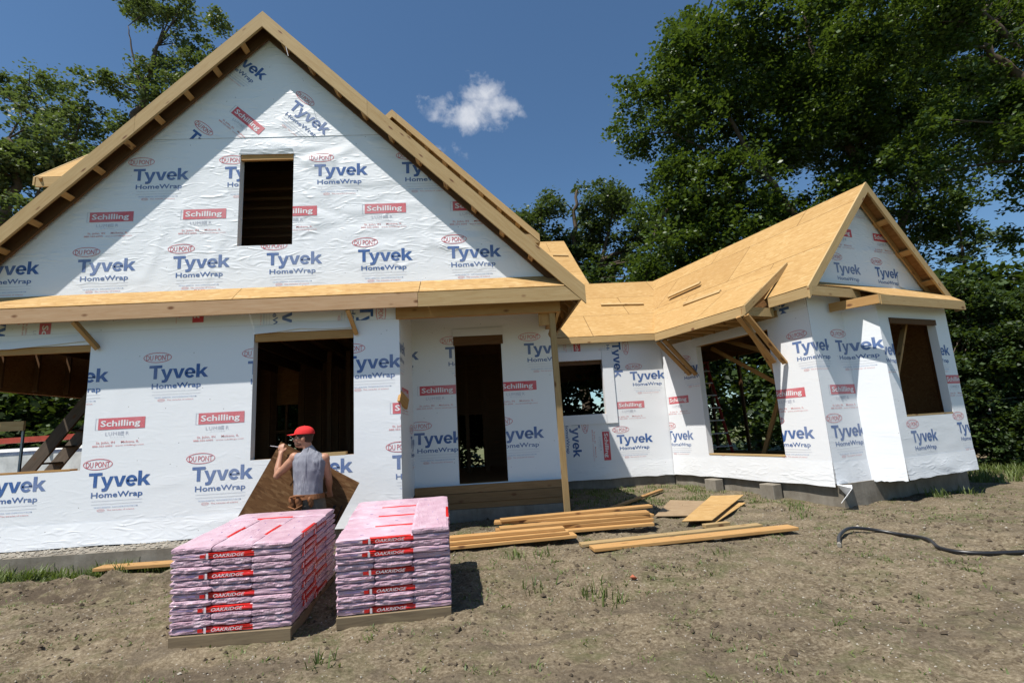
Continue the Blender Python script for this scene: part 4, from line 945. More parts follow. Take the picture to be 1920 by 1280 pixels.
def pallet(loc, yaw, tilt, rows, extra, side):
    base = Matrix.Translation(loc) @ Matrix.Rotation(yaw, 4, 'Z') @ Matrix.Rotation(tilt, 4, 'X')
    root = bpy.data.objects.new('pallet', None); link(root, None, base)
    tag(root, 'wooden pallet under the %s stack of pink wrapped shingle bundles' % side, 'pallet', 'pallets under the shingle stacks')
    def pb(name, x0, x1, y0, y1, z0, z1):
        long_x = (x1 - x0) > (y1 - y0)
        c = base @ Vector(((x0 if long_x else (x0 + x1) / 2), ((y0 + y1) / 2 if long_x else y0), (z0 + z1) / 2)); d_ = base @ Vector(((x1 if long_x else (x0 + x1) / 2), ((y0 + y1) / 2 if long_x else y1), (z0 + z1) / 2))
        board(name, c, d_, (y1 - y0) if long_x else (x1 - x0), z1 - z0, M['pallet'], root, tuple(base.to_3x3() @ Vector((0, 0, 1))), .003)
    for x in (.02, .48, .94): pb('stringer', x, x + .04, 0, 1.33, -.03, .065)
    for i in range(7): pb('deck_board', 0, 1.0, .01 + i * .2, .11 + i * .2, .066, .084)
    pb('end_board', 0.0, 1.0, -.022, -.002, -.02, .083)
    z = .086; k_ = 0; H = .0545; n_ = len(rows)
    for r, t in enumerate(rows):
        if t == 'L': lay = [(0, 0, 0), (1, .333, 90), (2, .333, 90), (3, .333, 90)]
        elif t == 'X': lay = [(0, .333 * j, 0) for j in range(4)]
        else: lay = [(1, 0, 90), (2, 0, 90), (3, 0, 90), (0, 1.0, 0)]
        for (ci, y, a) in lay:
            jx, jy, ja = random.uniform(-.007, .007), random.uniform(-.008, .008), random.uniform(-.007, .007)
            o = bpy.data.objects.new('shingle_bundle', BM[random.randrange(4)])
            if a == 0: loc_ = (jx, y + jy, z)
            else: loc_ = (.333 * ci + jx, y + jy, z)
            link(o, None, base @ Matrix.Translation(loc_) @ Matrix.Rotation(R(a) + ja, 4, 'Z') @ Matrix.Scale(.985, 4, (0, 0, 1)))
            row = ('top', 'second', 'third', 'fourth', 'fifth', 'sixth', 'seventh', 'eighth', 'ninth', 'tenth', 'eleventh', 'twelfth', 'thirteenth')[n_ - 1 - r]
            if a == 0: pos = 'crosswise at the front' if y == 0 else 'crosswise at the back' if t != 'X' or j_ix(y) == 3 else 'crosswise just behind the front one' if j_ix(y) == 1 else 'crosswise second from the back'
            else: pos = ('', 'lengthwise at the left', 'lengthwise in the middle', 'lengthwise at the right')[ci]
            tag(o, 'pink shingle bundle in %s stack, %s layer, %s' % (side, row, pos), 'shingle bundle', 'pink shingle bundles of the %s stack' % side)
        z += H
    if extra:
        o = bpy.data.objects.new('shingle_bundle', BM[2])
        link(o, None, base @ Matrix.Translation((1.0, .0, z)) @ Matrix.Rotation(R(90), 4, 'Z') @ Matrix.Scale(1.0, 4, (0, 0, 1)))
        o.data = BM[2]; tag(o, 'single extra pink shingle bundle raised above the right edge of the right stack', 'shingle bundle', 'pink shingle bundles of the right stack')
def j_ix(y): return int(round(y / .333))
pallet((-2.735, 4.76, -1.615), R(.5), R(3.8), 'LEELELEELEELE', False, 'left')
pallet((-1.39, 4.88, -1.60), R(4.5), R(7.4), 'LEELEELEELEX', True, 'right')

# ------------------------------------------------------------------ the carpenter
M['skin'] = plain('tanned_skin', (.40, .20, .125), .5, .4, .12)
m, nt, b = nmat('grey_shirt_cloth', (.22, .225, .26), .95, .1)
vf = coords(nt, (9, 9, 2.2)); fo = noise_t(nt, vf, 1.6, 4, .55, 1.0, 'RIDGED_MULTIFRACTAL'); sp_ = noise_t(nt, coords(nt, (6, 6, 3)), 2.6, 5, .7)
c = mix(nt, ramp(nt, sp_, [(.56, (0, 0, 0)), (.68, (.6, .6, .6))]), mix(nt, ramp(nt, noise_t(nt, coords(nt), 5, 3), [(.35, (0, 0, 0)), (.6, (1, 1, 1))]), (.15, .155, .19), (.235, .24, .275)), (.48, .48, .5))
nt.links.new(c, b.inputs['Base Color']); bump(nt, b, fo, .9, .03); M['shirt'] = m
M['cap'] = plain('red_cap_cloth', (.62, .03, .03), .8, .2, .15)
M['hair'] = plain('dark_hair', (.05, .03, .02), .8); M['stubble'] = plain('stubble', (.17, .085, .055), .7); M['trousers'] = plain('khaki_trousers', (.16, .13, .095), .9, .2, .3, 10, .01)
M['leather'] = plain('brown_leather', (.22, .09, .035), .6, .3, .35, 12, .01); M['boot'] = plain('tan_boot', (.30, .16, .08), .7)
def ellipsoid(mb, c, r, m, rot=None, nu=16, nv=10):
    c = Vector(c); vs = []; fs = []; rot = rot or Matrix.Identity(3)
    for j in range(nv + 1):
        t = math.pi * j / nv
        for i in range(nu):
            a = 2 * math.pi * i / nu; vs.append(c + rot @ Vector((r[0] * math.sin(t) * math.cos(a), r[1] * math.sin(t) * math.sin(a), r[2] * math.cos(t))))
    for j in range(nv):
        for i in range(nu): fs.append((j * nu + i, (j + 1) * nu + i, (j + 1) * nu + (i + 1) % nu, j * nu + (i + 1) % nu))
    mb.add(vs, fs, m)
def limb(mb, pts, rr, m, seg=12):
    mb.tube(pts, rr, m, seg)
    for p, r_ in zip(pts, rr): ellipsoid(mb, p, (r_ * .99,) * 3, m, None, 12, 8)
def loft(mb, rings, m, seg=28, wr=0, seed=0):
    vs = []; fs = []
    for k_, (cx, cy, cz, hx, hy) in enumerate(rings):
        for i in range(seg):
            a = 2 * math.pi * i / seg; w = 1 + wr * noise.noise(Vector((math.cos(a) * 2.5 + seed, math.sin(a) * 2.5, cz * 7)))
            c_, s_ = math.cos(a), math.sin(a); c_ = math.copysign(abs(c_) ** .85, c_); s_ = math.copysign(abs(s_) ** .85, s_)
            vs.append((cx + hx * c_ * w, cy + hy * s_ * w, cz + (wr * .08 * math.sin(a * 5) if k_ == 0 else 0)))
    n_ = len(rings)
    for j in range(n_ - 1):
        for i in range(seg): fs.append((j * seg + i, j * seg + (i + 1) % seg, (j + 1) * seg + (i + 1) % seg, (j + 1) * seg + i))
    fs.append(tuple(reversed(range(seg)))); fs.append(tuple((n_ - 1) * seg + i for i in range(seg))); mb.add(vs, fs, m)
def remesh(o, vox, it=3):
    md = o.modifiers.new('remesh', 'REMESH'); md.mode = 'VOXEL'; md.voxel_size = vox; md.use_smooth_shade = True
    sm = o.modifiers.new('smooth', 'SMOOTH'); sm.iterations = it; sm.factor = .5
    dg = bpy.context.evaluated_depsgraph_get(); me = bpy.data.meshes.new_from_object(o.evaluated_get(dg)); mats = list(o.data.materials)
    o.modifiers.clear(); o.data = me
    me.materials.clear()
    for m_ in mats: me.materials.append(m_)
    me.polygons.foreach_set('material_index', [0] * len(me.polygons)); me.polygons.foreach_set('use_smooth', [True] * len(me.polygons))
    return o
man = empty('person', (-2.05, 6.4, -1.5))
tag(man, 'person in a red cap, grey sleeveless shirt and tool belt, lifting a brown board', 'person')
hc = Vector((-2.185, 6.42, .055))
def H(x, y, z): return (hc.x + x, hc.y + y, hc.z + z)        # head space: -x is the face
b = MB(); s = M['skin']
ellipsoid(b, H(.012, 0, .03), (.098, .077, .095), s); ellipsoid(b, H(-.03, 0, -.04), (.066, .055, .075), s); ellipsoid(b, H(-.062, 0, -.085), (.03, .032, .022), s)
limb(b, [H(-.082, 0, .022), H(-.108, 0, -.022)], [.012, .016], s); ellipsoid(b, H(-.088, 0, -.052), (.016, .026, .007), s); ellipsoid(b, H(-.087, 0, -.066), (.015, .024, .007), s)
for sy in (-1, 1):
    ellipsoid(b, H(-.078, sy * .03, .018), (.014, .015, .011), s); ellipsoid(b, H(.025, sy * .078, -.008), (.02, .009, .031), s, Matrix.Rotation(.3, 3, 'Y')); ellipsoid(b, H(-.06, sy * .045, -.015), (.025, .02, .02), s)
limb(b, [H(.03, .0, -.03), (-2.12, 6.43, -.10), (-2.11, 6.43, -.16)], [.056, .058, .075], s)
loft(b, [(-2.09, 6.44, -.80, .15, .11), (-2.10, 6.43, -.70, .165, .125), (-2.11, 6.42, -.58, .145, .105), (-2.11, 6.42, -.45, .155, .11), (-2.10, 6.42, -.32, .172, .12), (-2.10, 6.43, -.21, .178, .11), (-2.105, 6.43, -.14, .13, .085), (-2.11, 6.43, -.10, .07, .06)], s)
LS, LE, LW = Vector((-2.28, 6.42, -.175)), Vector((-2.50, 6.45, -.375)), Vector((-2.50, 6.56, -.115))
RS, RE, RW = Vector((-1.935, 6.44, -.205)), Vector((-1.90, 6.50, -.44)), Vector((-1.93, 6.64, -.60))
for S_, E2, W_ in ((LS, LE, LW), (RS, RE, RW)):
    ellipsoid(b, S_ + Vector((0, 0, .005)), (.068, .062, .066), s)
    limb(b, [S_, S_.lerp(E2, .35), S_.lerp(E2, .7), E2, E2.lerp(W_, .3), E2.lerp(W_, .7), W_], [.058, .055, .047, .041, .045, .035, .027], s)
def hand(W_, d_, side, curl):
    """palm from the wrist along d_, five fingers curling round the panel edge, thumb from the palm's side"""
    d_ = Vector(d_).normalized(); sd = Vector(side).normalized(); nrm = Vector(curl).normalized()
    pc = W_ + d_ * .045
    for k_ in range(4): limb(b, [W_ + sd * (-.016 + k_ * .011), W_ + d_ * .085 + sd * (-.028 + k_ * .019)], [.014, .0125], s, 8)
    for k_, L_ in enumerate((.07, .078, .073, .058)):
        a = W_ + d_ * .085 + sd * (-.03 + k_ * .0205); p1 = a + d_ * L_ * .42 + nrm * .006; p2 = p1 + (d_ * .35 + nrm * .9).normalized() * L_ * .36; p3 = p2 + (nrm - d_ * .35).normalized() * L_ * .28
        limb(b, [a, p1, p2, p3], [.0105, .0098, .0088, .0075], s, 8)
    t0 = W_ + d_ * .025 - sd * .024; t1 = t0 + (d_ * .5 - sd * .8 + nrm * .3).normalized() * .035; t2 = t1 + (d_ * .8 + nrm * .6).normalized() * .034
    limb(b, [t0, t1, t2], [.014, .0115, .009], s, 8)
hand(LW, (-.1, .35, 1), (-1, .1, -.1), (.1, 1, -.1)); hand(RW, (-.1, .6, -.8), (1, 0, 0), (0, .8, .6))
for sx in (-.09, .09): limb(b, [(-2.09 + sx, 6.44, -.80), (-2.09 + sx, 6.44, -.95)], [.085, .07], s)
body = b.build('body', man); remesh(body, .0085, 2)
# clothing
def cloth(name, fn, mat, vox=.012, it=4):
    global b
    b = MB(); fn(); o = b.build(name, man); remesh(o, vox, it); return o
def shirt():
    loft(b, [(-2.10, 6.42, -.66, .172, .135), (-2.11, 6.42, -.58, .165, .125), (-2.11, 6.42, -.45, .168, .125), (-2.10, 6.42, -.32, .185, .133), (-2.10, 6.43, -.21, .195, .125), (-2.105, 6.43, -.145, .148, .098), (-2.11, 6.43, -.10, .085, .07)], M['shirt'], 40, .10, 2)
    for S_ in (LS, RS): ellipsoid(b, S_ + Vector((.04 if S_ is LS else -.035, 0, .002)), (.06, .072, .062), M['shirt'])
    limb(b, [(-2.11, 6.43, -.11), (-2.12, 6.43, -.085)], [.078, .07], M['shirt'])
cloth('shirt', shirt, 'shirt')
RF, LF = Vector((-1.86, 6.33, -1.47)), Vector((-2.33, 6.5, -1.47)); RK, LK = Vector((-1.93, 6.34, -1.08)), Vector((-2.28, 6.40, -1.06))
def trousers():
    loft(b, [(-2.08, 6.44, -.86, .16, .13), (-2.09, 6.44, -.76, .178, .142), (-2.10, 6.43, -.66, .17, .13), (-2.11, 6.42, -.6, .158, .12)], M['trousers'], 30, .05, 5)
    for h_, K_, F_ in (((-2.0, 6.43, -.82), RK, RF), ((-2.19, 6.44, -.82), LK, LF)):
        h_ = Vector(h_); limb(b, [h_, h_.lerp(K_, .5), K_, K_.lerp(F_, .4), K_.lerp(F_, .85)], [.095, .085, .072, .07, .062], M['trousers'])
cloth('trousers', trousers, 'trousers', .014)
for F_, dx in ((RF, -.05), (LF, -.08)):
    b = MB(); limb(b, [F_ + Vector((0, 0, .07)), F_ + Vector((0, 0, 0)), F_ + Vector((dx, .12, -.03)), F_ + Vector((dx * 1.4, .18, -.035))], [.055, .052, .045, .038], M['boot']); b.box(F_.x - .05 + dx * .5, F_.x + .05, F_.y - .06, F_.y + .12, F_.z - .07, F_.z - .03, M['boot'])
    o = b.build('boot', man); remesh(o, .012, 3)
b = MB(); loft(b, [(-2.105, 6.42, -.655, .182, .146), (-2.105, 6.42, -.60, .178, .14)], M['leather'], 30)
o = b.build('tool_belt', man)
for cx, cy, w, h in ((-2.25, 6.32, .05, .10), (-2.17, 6.285, .045, .11), (-2.29, 6.40, .045, .10), (-2.04, 6.30, .035, .08)):
    b = MB(); ellipsoid(b, (cx, cy, -.67 - h * .25), (w * .8, .045, h * .75), M['leather']); ellipsoid(b, (cx - .01, cy - .02, -.66), (w * .7, .03, h * .5), M['leather']); q = b.build('pouch', o); remesh(q, .008, 1)
b = MB(); b.tube([(-2.27, 6.27, -.62), (-2.19, 6.24, -.60), (-2.1, 6.25, -.61)], .012, M['leather'], 8); b.tube([(-2.29, 6.27, -.72), (-2.2, 6.23, -.75), (-2.12, 6.24, -.71)], .008, M['leather'], 8); b.build('strap', o, smooth=True)
b = MB()
ellipsoid(b, H(.020, 0, .035), (.102, .082, .088), M['hair']); ellipsoid(b, H(.050, 0, -.012), (.062, .064, .056), M['hair']); q = b.build('hair', man, smooth=True)
b = MB(); ellipsoid(b, H(-.034, 0, -.062), (.0585, .055, .042), M['stubble']); b.build('beard', man, smooth=True)
b = MB()
vs, fs = [], []
nu, nv = 24, 8
for j in range(nv + 1):
    t = (math.pi / 2) * j / nv
    for i in range(nu):
        a = 2 * math.pi * i / nu; vs.append(H(.016 + .121 * math.cos(t) ** .8 * math.cos(a), .098 * math.cos(t) ** .8 * math.sin(a), .052 + .098 * math.sin(t)))
for j in range(nv):
    for i in range(nu): fs.append((j * nu + i, j * nu + (i + 1) % nu, (j + 1) * nu + (i + 1) % nu, (j + 1) * nu + i))
b.add(vs, fs, M['cap'])
br_ = []
for i in range(11):
    a = R(180 - 62 + i * 12.4); u = math.cos(R(-62 + i * 12.4)) ** .6
    br_.append((H(.016 + .118 * math.cos(a), .096 * math.sin(a), .056), H(.016 + .118 * math.cos(a) - .088 * u, .086 * math.sin(a), .036 + .010 * u)))
vv = [v for p in br_ for v in p] + [(v[0], v[1], v[2] + .006) for p in br_ for v in p]; n2 = len(br_) * 2
ff = []
for i in range(10):
    a = 2 * i; ff += [(a, a + 1, a + 3, a + 2), (n2 + a, n2 + a + 2, n2 + a + 3, n2 + a + 1), (a + 1, n2 + a + 1, n2 + a + 3, a + 3)]
b.add(vv, ff, M['cap']); ellipsoid(b, H(.016, 0, .15), (.01, .01, .005), M['cap'], None, 8, 5)
b.build('cap', man, smooth=True)
b = MB(); b.tube([H(.025, -.082, .012), H(-.075, -.072, .008), H(-.09, -.05, .006)], .0025, M['rubber'], 6)
for sy in (-1, 1):
    b.tube([H(-.098, sy * .032 + .022 * math.cos(a_), .004 + .016 * math.sin(a_)) for a_ in [i * .5236 for i in range(13)]], .0018, M['rubber'], 5, False)
b.build('glasses', man, smooth=True)
man.location.x -= .055
# the panel he lifts, and his pencil
pT = Vector((-2.61, 6.70, .03)); ux = Vector((.87, .0, -.50)).normalized(); uy = Vector((-.50, .02, -.866)).normalized()
pn_ = [pT, pT + ux * 1.13, pT + ux * 1.13 + uy * 1.12, pT + uy * 1.12]
o = sheet('wooden_board', [tuple(v) for v in reversed(pn_)], .012, M['osb_dark'], None, tuple(ux)); tag(o, 'square brown board held up on one corner by the person in the cap', 'wood panel')
b = MB(); q = pT + ux * .98 + uy * .38 + Vector((0, -.018, 0)); b.prism([q, q + ux * .03 + uy * -.02, q + ux * .07 + uy * .42, q + ux * .04 + uy * .44], Vector((0, .003, 0)), M['dark']); q = q + ux * .09 + uy * -.05; b.prism([q, q + ux * .012, q + ux * .05 + uy * .34, q + ux * .038 + uy * .34], Vector((0, .003, 0)), M['dark']); b.build('stencil_mark', o)
b = MB(); b.tube([(-2.585, 6.56, -.03), (-2.675, 6.53, -.012)], .0035, M['bwhite'], 6); tag(b.build('pencil'), 'thin pale pencil in the raised hand of the person in the cap', 'pencil')

# ------------------------------------------------------------------ things seen through the openings
M['redmetal'] = plain('red_painted_steel', (.42, .07, .045), .5); M['whitemetal'] = plain('weathered_white_sheet', (.6, .62, .62), .5, .4, .3, 3); M['steel'] = plain('grey_steel', (.25, .26, .28), .4, .5, metal=.6)
tr = empty('trailer', (-12.5, 13.2, -1.8)); tag(tr, 'weathered white trailer tank with a red top rail beyond the garage opening', 'trailer')
b = MB(); n_ = 16; prof = [(13.0 + 1.0 - math.cos(math.pi * i / n_) * 1.0, .10 + .18 * math.sin(math.pi * i / n_)) for i in range(n_ + 1)]
b.prism([(-16.5, y, z) for y, z in prof] + [(-16.5, 15, -1.1), (-16.5, 13, -1.1)], (6.9, 0, 0), M['whitemetal']); b.build('tank', tr, smooth=False)
board('rail', (-16.5, 12.96, .40), (-9.7, 12.96, .47), .12, .13, M['redmetal'], tr); board('bumper', (-16.5, 12.9, -1.15), (-9.7, 12.9, -1.15), .1, .12, M['steel'], tr)
for x in (-15.6, -14.6, -10.6):
    b = MB(); b.tube([(x, 12.85, -1.45), (x, 13.15, -1.45)], .42, M['rubber'], 24); w_ = b.build('wheel', tr); b = MB(); b.tube([(x, 12.83, -1.45), (x, 12.86, -1.45)], .2, M['steel'], 16); b.build('rim', w_)
for x in (-15.2, -13.1, -11.8, -10.5): board('rail_post', (x, 12.97, .08), (x, 12.97, .36), .05, .05, M['steel'], tr, up=(0, 1, 0))
wb = empty('work_rest', (-7.42, 8.6, -.9)); tag(wb, 'short pine board fixed on a thin grey steel post inside the garage opening', 'board stand')
board('board', (-9.2, 8.6, .54), (-7.36, 8.58, .525), .04, .15, M['pine'], wb); board('post', (-7.40, 8.62, -.9), (-7.40, 8.62, .5), .03, .03, M['steel'], wb, up=(0, 1, 0)); board('foot', (-7.6, 8.62, -.88), (-7.2, 8.62, -.88), .06, .03, M['steel'], wb)
sl = empty('leaning_stairs', (-8.0, 10.0, -.9)); tag(sl, 'weathered grey wooden stair leaning steeply inside the garage', 'wooden stairs')
for oy, dx in ((0, 0), (.55, .0)): board('stringer', (-8.85, 9.9 + oy, -.88), (-7.0, 9.9 + oy, 1.55), .05, .22, M['pine_g'], sl)
for i in range(8):
    t = .08 + i * .12; x = -8.85 + 1.85 * t; z = -.88 + 2.43 * t; board('tread', (x, 9.92, z), (x, 10.43, z), .2, .035, M['pine_g'], sl)
M['ladder_red'] = plain('dark_red_fibreglass', (.2, .03, .025), .5); M['alu'] = plain('aluminium_step', (.55, .56, .58), .4, .5, metal=.3)
ld = empty('stepladder', (5.5, 12.0, -.9)); tag(ld, 'dark red stepladder with pale metal steps standing inside the wing window', 'stepladder')
lx = Vector((.97, .24, 0)); ly = Vector((-.24, .97, 0)); lb = Vector((5.26, 11.35, -.9))
for sx, wd in ((-.27, 0), (.27, 0)):
    board('rail', lb + lx * sx * 1.05, lb + lx * sx * .62 + ly * .42 + Vector((0, 0, 2.2)), .03, .07, M['ladder_red'], ld, up=tuple(ly)); board('rear_rail', lb + lx * sx + ly * 1.1, lb + lx * sx * .62 + ly * .5 + Vector((0, 0, 2.15)), .03, .04, M['ladder_red'], ld, up=tuple(ly))
for i in range(7):
    t = (i + 1) * .29 / 2.2; w_ = .27 * (1.05 - .43 * t); p = lb + ly * .42 * t + Vector((0, 0, 2.2 * t)); board('step', p - lx * w_, p + lx * w_, .09, .025, M['alu'], ld)
b = MB(); p = lb + ly * .45 + Vector((0, 0, 2.22)); b.prism([p - lx * .2 - ly * .1, p + lx * .2 - ly * .1, p + lx * .2 + ly * .12, p - lx * .2 + ly * .12], (0, 0, .03), M['ladder_red']); b.build('cap', ld)

# ------------------------------------------------------------------ trees
M['bark'] = plain('grey_brown_bark', (.10, .075, .055), .9, .2, .35, 6, .03)
M['bark2'] = plain('dead_twig_bark', (.12, .1, .08), .9)
M['maple'] = leafmat('maple_leaves', (.018, .040, .009), (.052, .088, .016), .26, .45)
M['oak'] = leafmat('oak_leaves', (.028, .048, .018), (.07, .098, .038), .2, .42)
M['ash'] = leafmat('pale_green_leaves', (.05, .07, .028), (.11, .135, .06), .28, .5)
M['deep'] = leafmat('shade_darkened_leaves', (.010, .024, .006), (.036, .064, .014), .2, .55)  # shade under the dense canopy is put into this leaf colour
M['cedar'] = leafmat('cedar_sprays', (.02, .04, .018), (.045, .075, .03), .1, .6)
def leaves(name, lobes, nclus, per, size, mat, parent, seed, csize=.45, droop=.35, flat=.6, shell=.55):
    rg = np.random.default_rng(seed); L = np.array(lobes, float); w = L[:, 3] ** 2.2; w /= w.sum()
    idx = rg.choice(len(L), nclus, p=w); d_ = rg.normal(size=(nclus, 3)); d_ /= np.linalg.norm(d_, axis=1)[:, None]
    K = max(8, nclus // 11); ki = rg.choice(len(L), K, p=w); kd = rg.normal(size=(K, 3)); kd /= np.linalg.norm(kd, axis=1)[:, None]
    kr = L[ki, 3] * (shell + (1 - shell) * rg.random(K) ** .6) * rg.uniform(.75, 1.15, K); KC = L[ki, :3] + kd * kr[:, None]
    bi = rg.integers(0, K, nclus); bs = csize * rg.uniform(.9, 1.7, K)[bi]
    C = KC[bi] + np.clip(rg.normal(size=(nclus, 3)), -1.7, 1.7) * bs[:, None] * np.array([.8, .8, .42]) + kd[bi] * (rg.random(nclus) * bs * .5)[:, None]
    C[:, 2] -= .25 * np.linalg.norm((C - KC[bi])[:, :2], axis=1)
    cs_ = csize * rg.uniform(.5, 1.3, nclus)
    n_ = nclus * per; ci = np.repeat(np.arange(nclus), per)
    off = np.clip(rg.normal(size=(n_, 3)), -1.9, 1.9) * np.array([1, 1, flat]) * cs_[ci][:, None] * .55
    P_ = C[ci] + off; P_[:, 2] -= droop * np.linalg.norm(off[:, :2], axis=1)
    a = rg.uniform(0, 2 * np.pi, n_); ax = np.stack([np.cos(a), np.sin(a), rg.normal(-.35, .35, n_)], 1); ax /= np.linalg.norm(ax, axis=1)[:, None]
    up = rg.normal(size=(n_, 3)) * .55 + np.array([0, 0, 1.]); sd_ = np.cross(ax, up); sd_ /= np.linalg.norm(sd_, axis=1)[:, None]
    s_ = size * rg.uniform(.6, 1.25, n_)[:, None]; nr = np.cross(sd_, ax)
    v = np.stack([P_ - ax * s_ * .5, P_ + sd_ * s_ * .36 + nr * s_ * .08, P_ + ax * s_ * .6, P_ - sd_ * s_ * .36 + nr * s_ * .08], 1).reshape(-1, 3)
    me = bpy.data.meshes.new(name); me.vertices.add(len(v)); me.vertices.foreach_set('co', v.ravel().astype(np.float32))
    me.loops.add(4 * n_); me.loops.foreach_set('vertex_index', np.arange(4 * n_, dtype=np.int32)); me.polygons.add(n_)
    me.polygons.foreach_set('loop_start', np.arange(0, 4 * n_, 4, dtype=np.int32)); me.polygons.foreach_set('loop_total', np.full(n_, 4, dtype=np.int32))
    me.materials.append(M[mat]); me.update(calc_edges=True)
    o = bpy.data.objects.new(name, me); link(o, parent); return C[rg.choice(nclus, min(nclus, 70), replace=False)]
def limbs(parent, base, limbs_, tips, r0, seed, twigs=True, mat='bark'):
    rg = random.Random(seed); b = MB(); nodes = []
    for pts, r_ in limbs_:
        pts = [Vector(p) for p in pts]; cm = catmull([tuple(p) for p in pts], 6)
        n_ = len(cm); cm = [p + Vector((rg.uniform(-1, 1), rg.uniform(-1, 1), rg.uniform(-.5, .5))) * r_ * .35 for p in cm]
        rr = [max(.02, r_ * (1 - .8 * i / (n_ - 1))) for i in range(n_)]; b.tube(cm, rr, M[mat], 8); nodes += list(zip(cm, rr))
    if twigs:
        for t in tips:
            t = Vector(t); p, r_ = min(nodes, key=lambda q: (q[0] - t).length + (2 if q[1] > r0 * .8 else 0) + (1.5 if q[0].z > t.z else 0))
            L_ = (t - p).length; mid_ = p.lerp(t, .5) + Vector((rg.uniform(-.1, .1), rg.uniform(-.1, .1), rg.uniform(-.02, .14))) * L_
            b.tube([p, p.lerp(mid_, .5), mid_, t], [min(r_ * .6, .02 + L_ * .018), .015 + L_ * .011, .012 + L_ * .006, .008], M[mat], 5, False)
    return b.build('trunk', parent, smooth=True)
def tree(name, label, base, lobes, limbs_, nclus, per, size, mat, seed, group=None, r0=.3, **k_):
    t = empty(name, base); tag(t, label, 'tree', group); tips = leaves('crown', lobes, nclus, per, size, mat, t, seed, **k_)
    limbs(t, base, limbs_, tips, r0, seed); return t
tree('maple_tree', 'tall broad leafy maple filling the sky behind the wing roof', (17, 21.5, -1.8),
     [(10.2, 21, 15.3, 2.1), (8.8, 21, 13, 1.4), (12.5, 21, 19, 2.5), (13.7, 22, 15.8, 2.7), (8.1, 20.5, 10.5, 1.25), (10.5, 21, 11.2, 2.0), (8.8, 21, 7.4, 1.5), (12.2, 22, 8.6, 2.3), (16.2, 21, 18.4, 3.4), (16.5, 22, 13.8, 2.9), (16.3, 22, 9.3, 2.2), (20.6, 21, 15.7, 3.2), (19.6, 22, 10.7, 2.7), (23.3, 21, 13, 2.4), (21.6, 21, 8.9, 1.0), (22.9, 20.5, 7.4, .6), (23.9, 21, 18.3, 3.4), (14, 22, 5.5, 2.0), (10.5, 22, 5, 1.6), (18, 22, 6, 2.2), (19, 24, 18, 3), (10.6, 20, 17.6, 1.4)],
     [([(17, 21.5, -1.8), (16.8, 21.4, 2.5), (16.2, 21.2, 6.5)], .5), ([(16.2, 21.2, 6.5), (14.2, 21, 9.1), (13.4, 21, 11), (12.2, 21, 13.2), (11.2, 21, 16.5)], .24), ([(16.6, 21.3, 5), (18, 21.5, 9), (17.9, 21.3, 12), (17, 21.2, 16), (16.5, 21, 20)], .3), ([(16.7, 21.4, 4.2), (19.5, 21.3, 8), (21.5, 21.2, 12), (23, 21, 17)], .26), ([(14.2, 21, 9.1), (11.6, 20.8, 9.6), (9.2, 20.6, 10.2)], .12), ([(13.4, 21, 11), (10.8, 21, 12.2), (9.2, 21, 13.2)], .1)],
     3500, 62, .19, 'maple', 3, r0=.3, csize=.62)
tree('maple_tree', 'nearer maple whose heavy limb and hanging leaves enter from the right edge', (21.5, 15.5, -1.8),
     [(15.7, 15, 14.2, 2.0), (17.4, 15, 12.6, 1.7), (19.5, 15, 13.4, 2.0), (18.4, 15, 9.6, 1.2), (16.4, 15, 9.1, 1.0), (17.0, 14.6, 8.6, .7), (15.4, 15, 8.2, .5), (18.9, 15, 8.2, .5), (20.5, 14.5, 9.8, 1.4), (16, 15.5, 11, 1.3), (21.5, 15, 15, 3)],
     [([(21.5, 15.5, -1.8), (21.4, 15.4, 3), (20.9, 15.2, 8), (20.2, 15, 9.6)], .42), ([(20.9, 15.2, 8), (20.3, 15, 9.5), (19.3, 15, 11.2), (18.1, 15, 12.6), (16.8, 15, 14.2), (15.2, 15, 16)], .2), ([(20.3, 15, 9.5), (19.6, 14.9, 12), (18.2, 14.9, 14), (17, 15, 16)], .14)],
     800, 50, .16, 'maple', 8, csize=.45, droop=.7)
tree('oak_tree', 'rounded oak with dark curving limbs rising between the two roofs', (5.9, 30, -1.8),
     [(6.8, 30, 15, 1.05), (5.5, 30, 13.7, 1.2), (8.8, 30, 14.2, 1.2), (3.8, 30, 13.1, .9), (9.7, 30.5, 12.2, 1.6), (6.9, 31, 11.6, 1.6), (10.9, 30, 10.4, 1.8), (4.4, 30, 11.2, 1.2), (8.4, 31, 9.4, 1.7), (12.1, 30, 12.2, 1.4), (3.2, 31, 9.0, 1.4), (6, 31.5, 8.4, 1.5), (11.5, 30, 7.6, 1.8), (1.6, 31, 12, .6)],
     [([(5.9, 30, -1.8), (6, 30, 5), (6.0, 30, 9), (6.1, 30, 12.4), (6.6, 30, 15)], .36), ([(6, 30, 7.5), (7.6, 30, 10), (9.3, 30, 11), (10.2, 30, 12.6)], .2), ([(6, 30, 8.5), (4.6, 30, 10.6), (4, 30, 12.6)], .16), ([(7.6, 30, 10), (8.4, 30, 12.4), (8.8, 30, 14)], .13)],
     900, 50, .22, 'oak', 11, csize=.55)
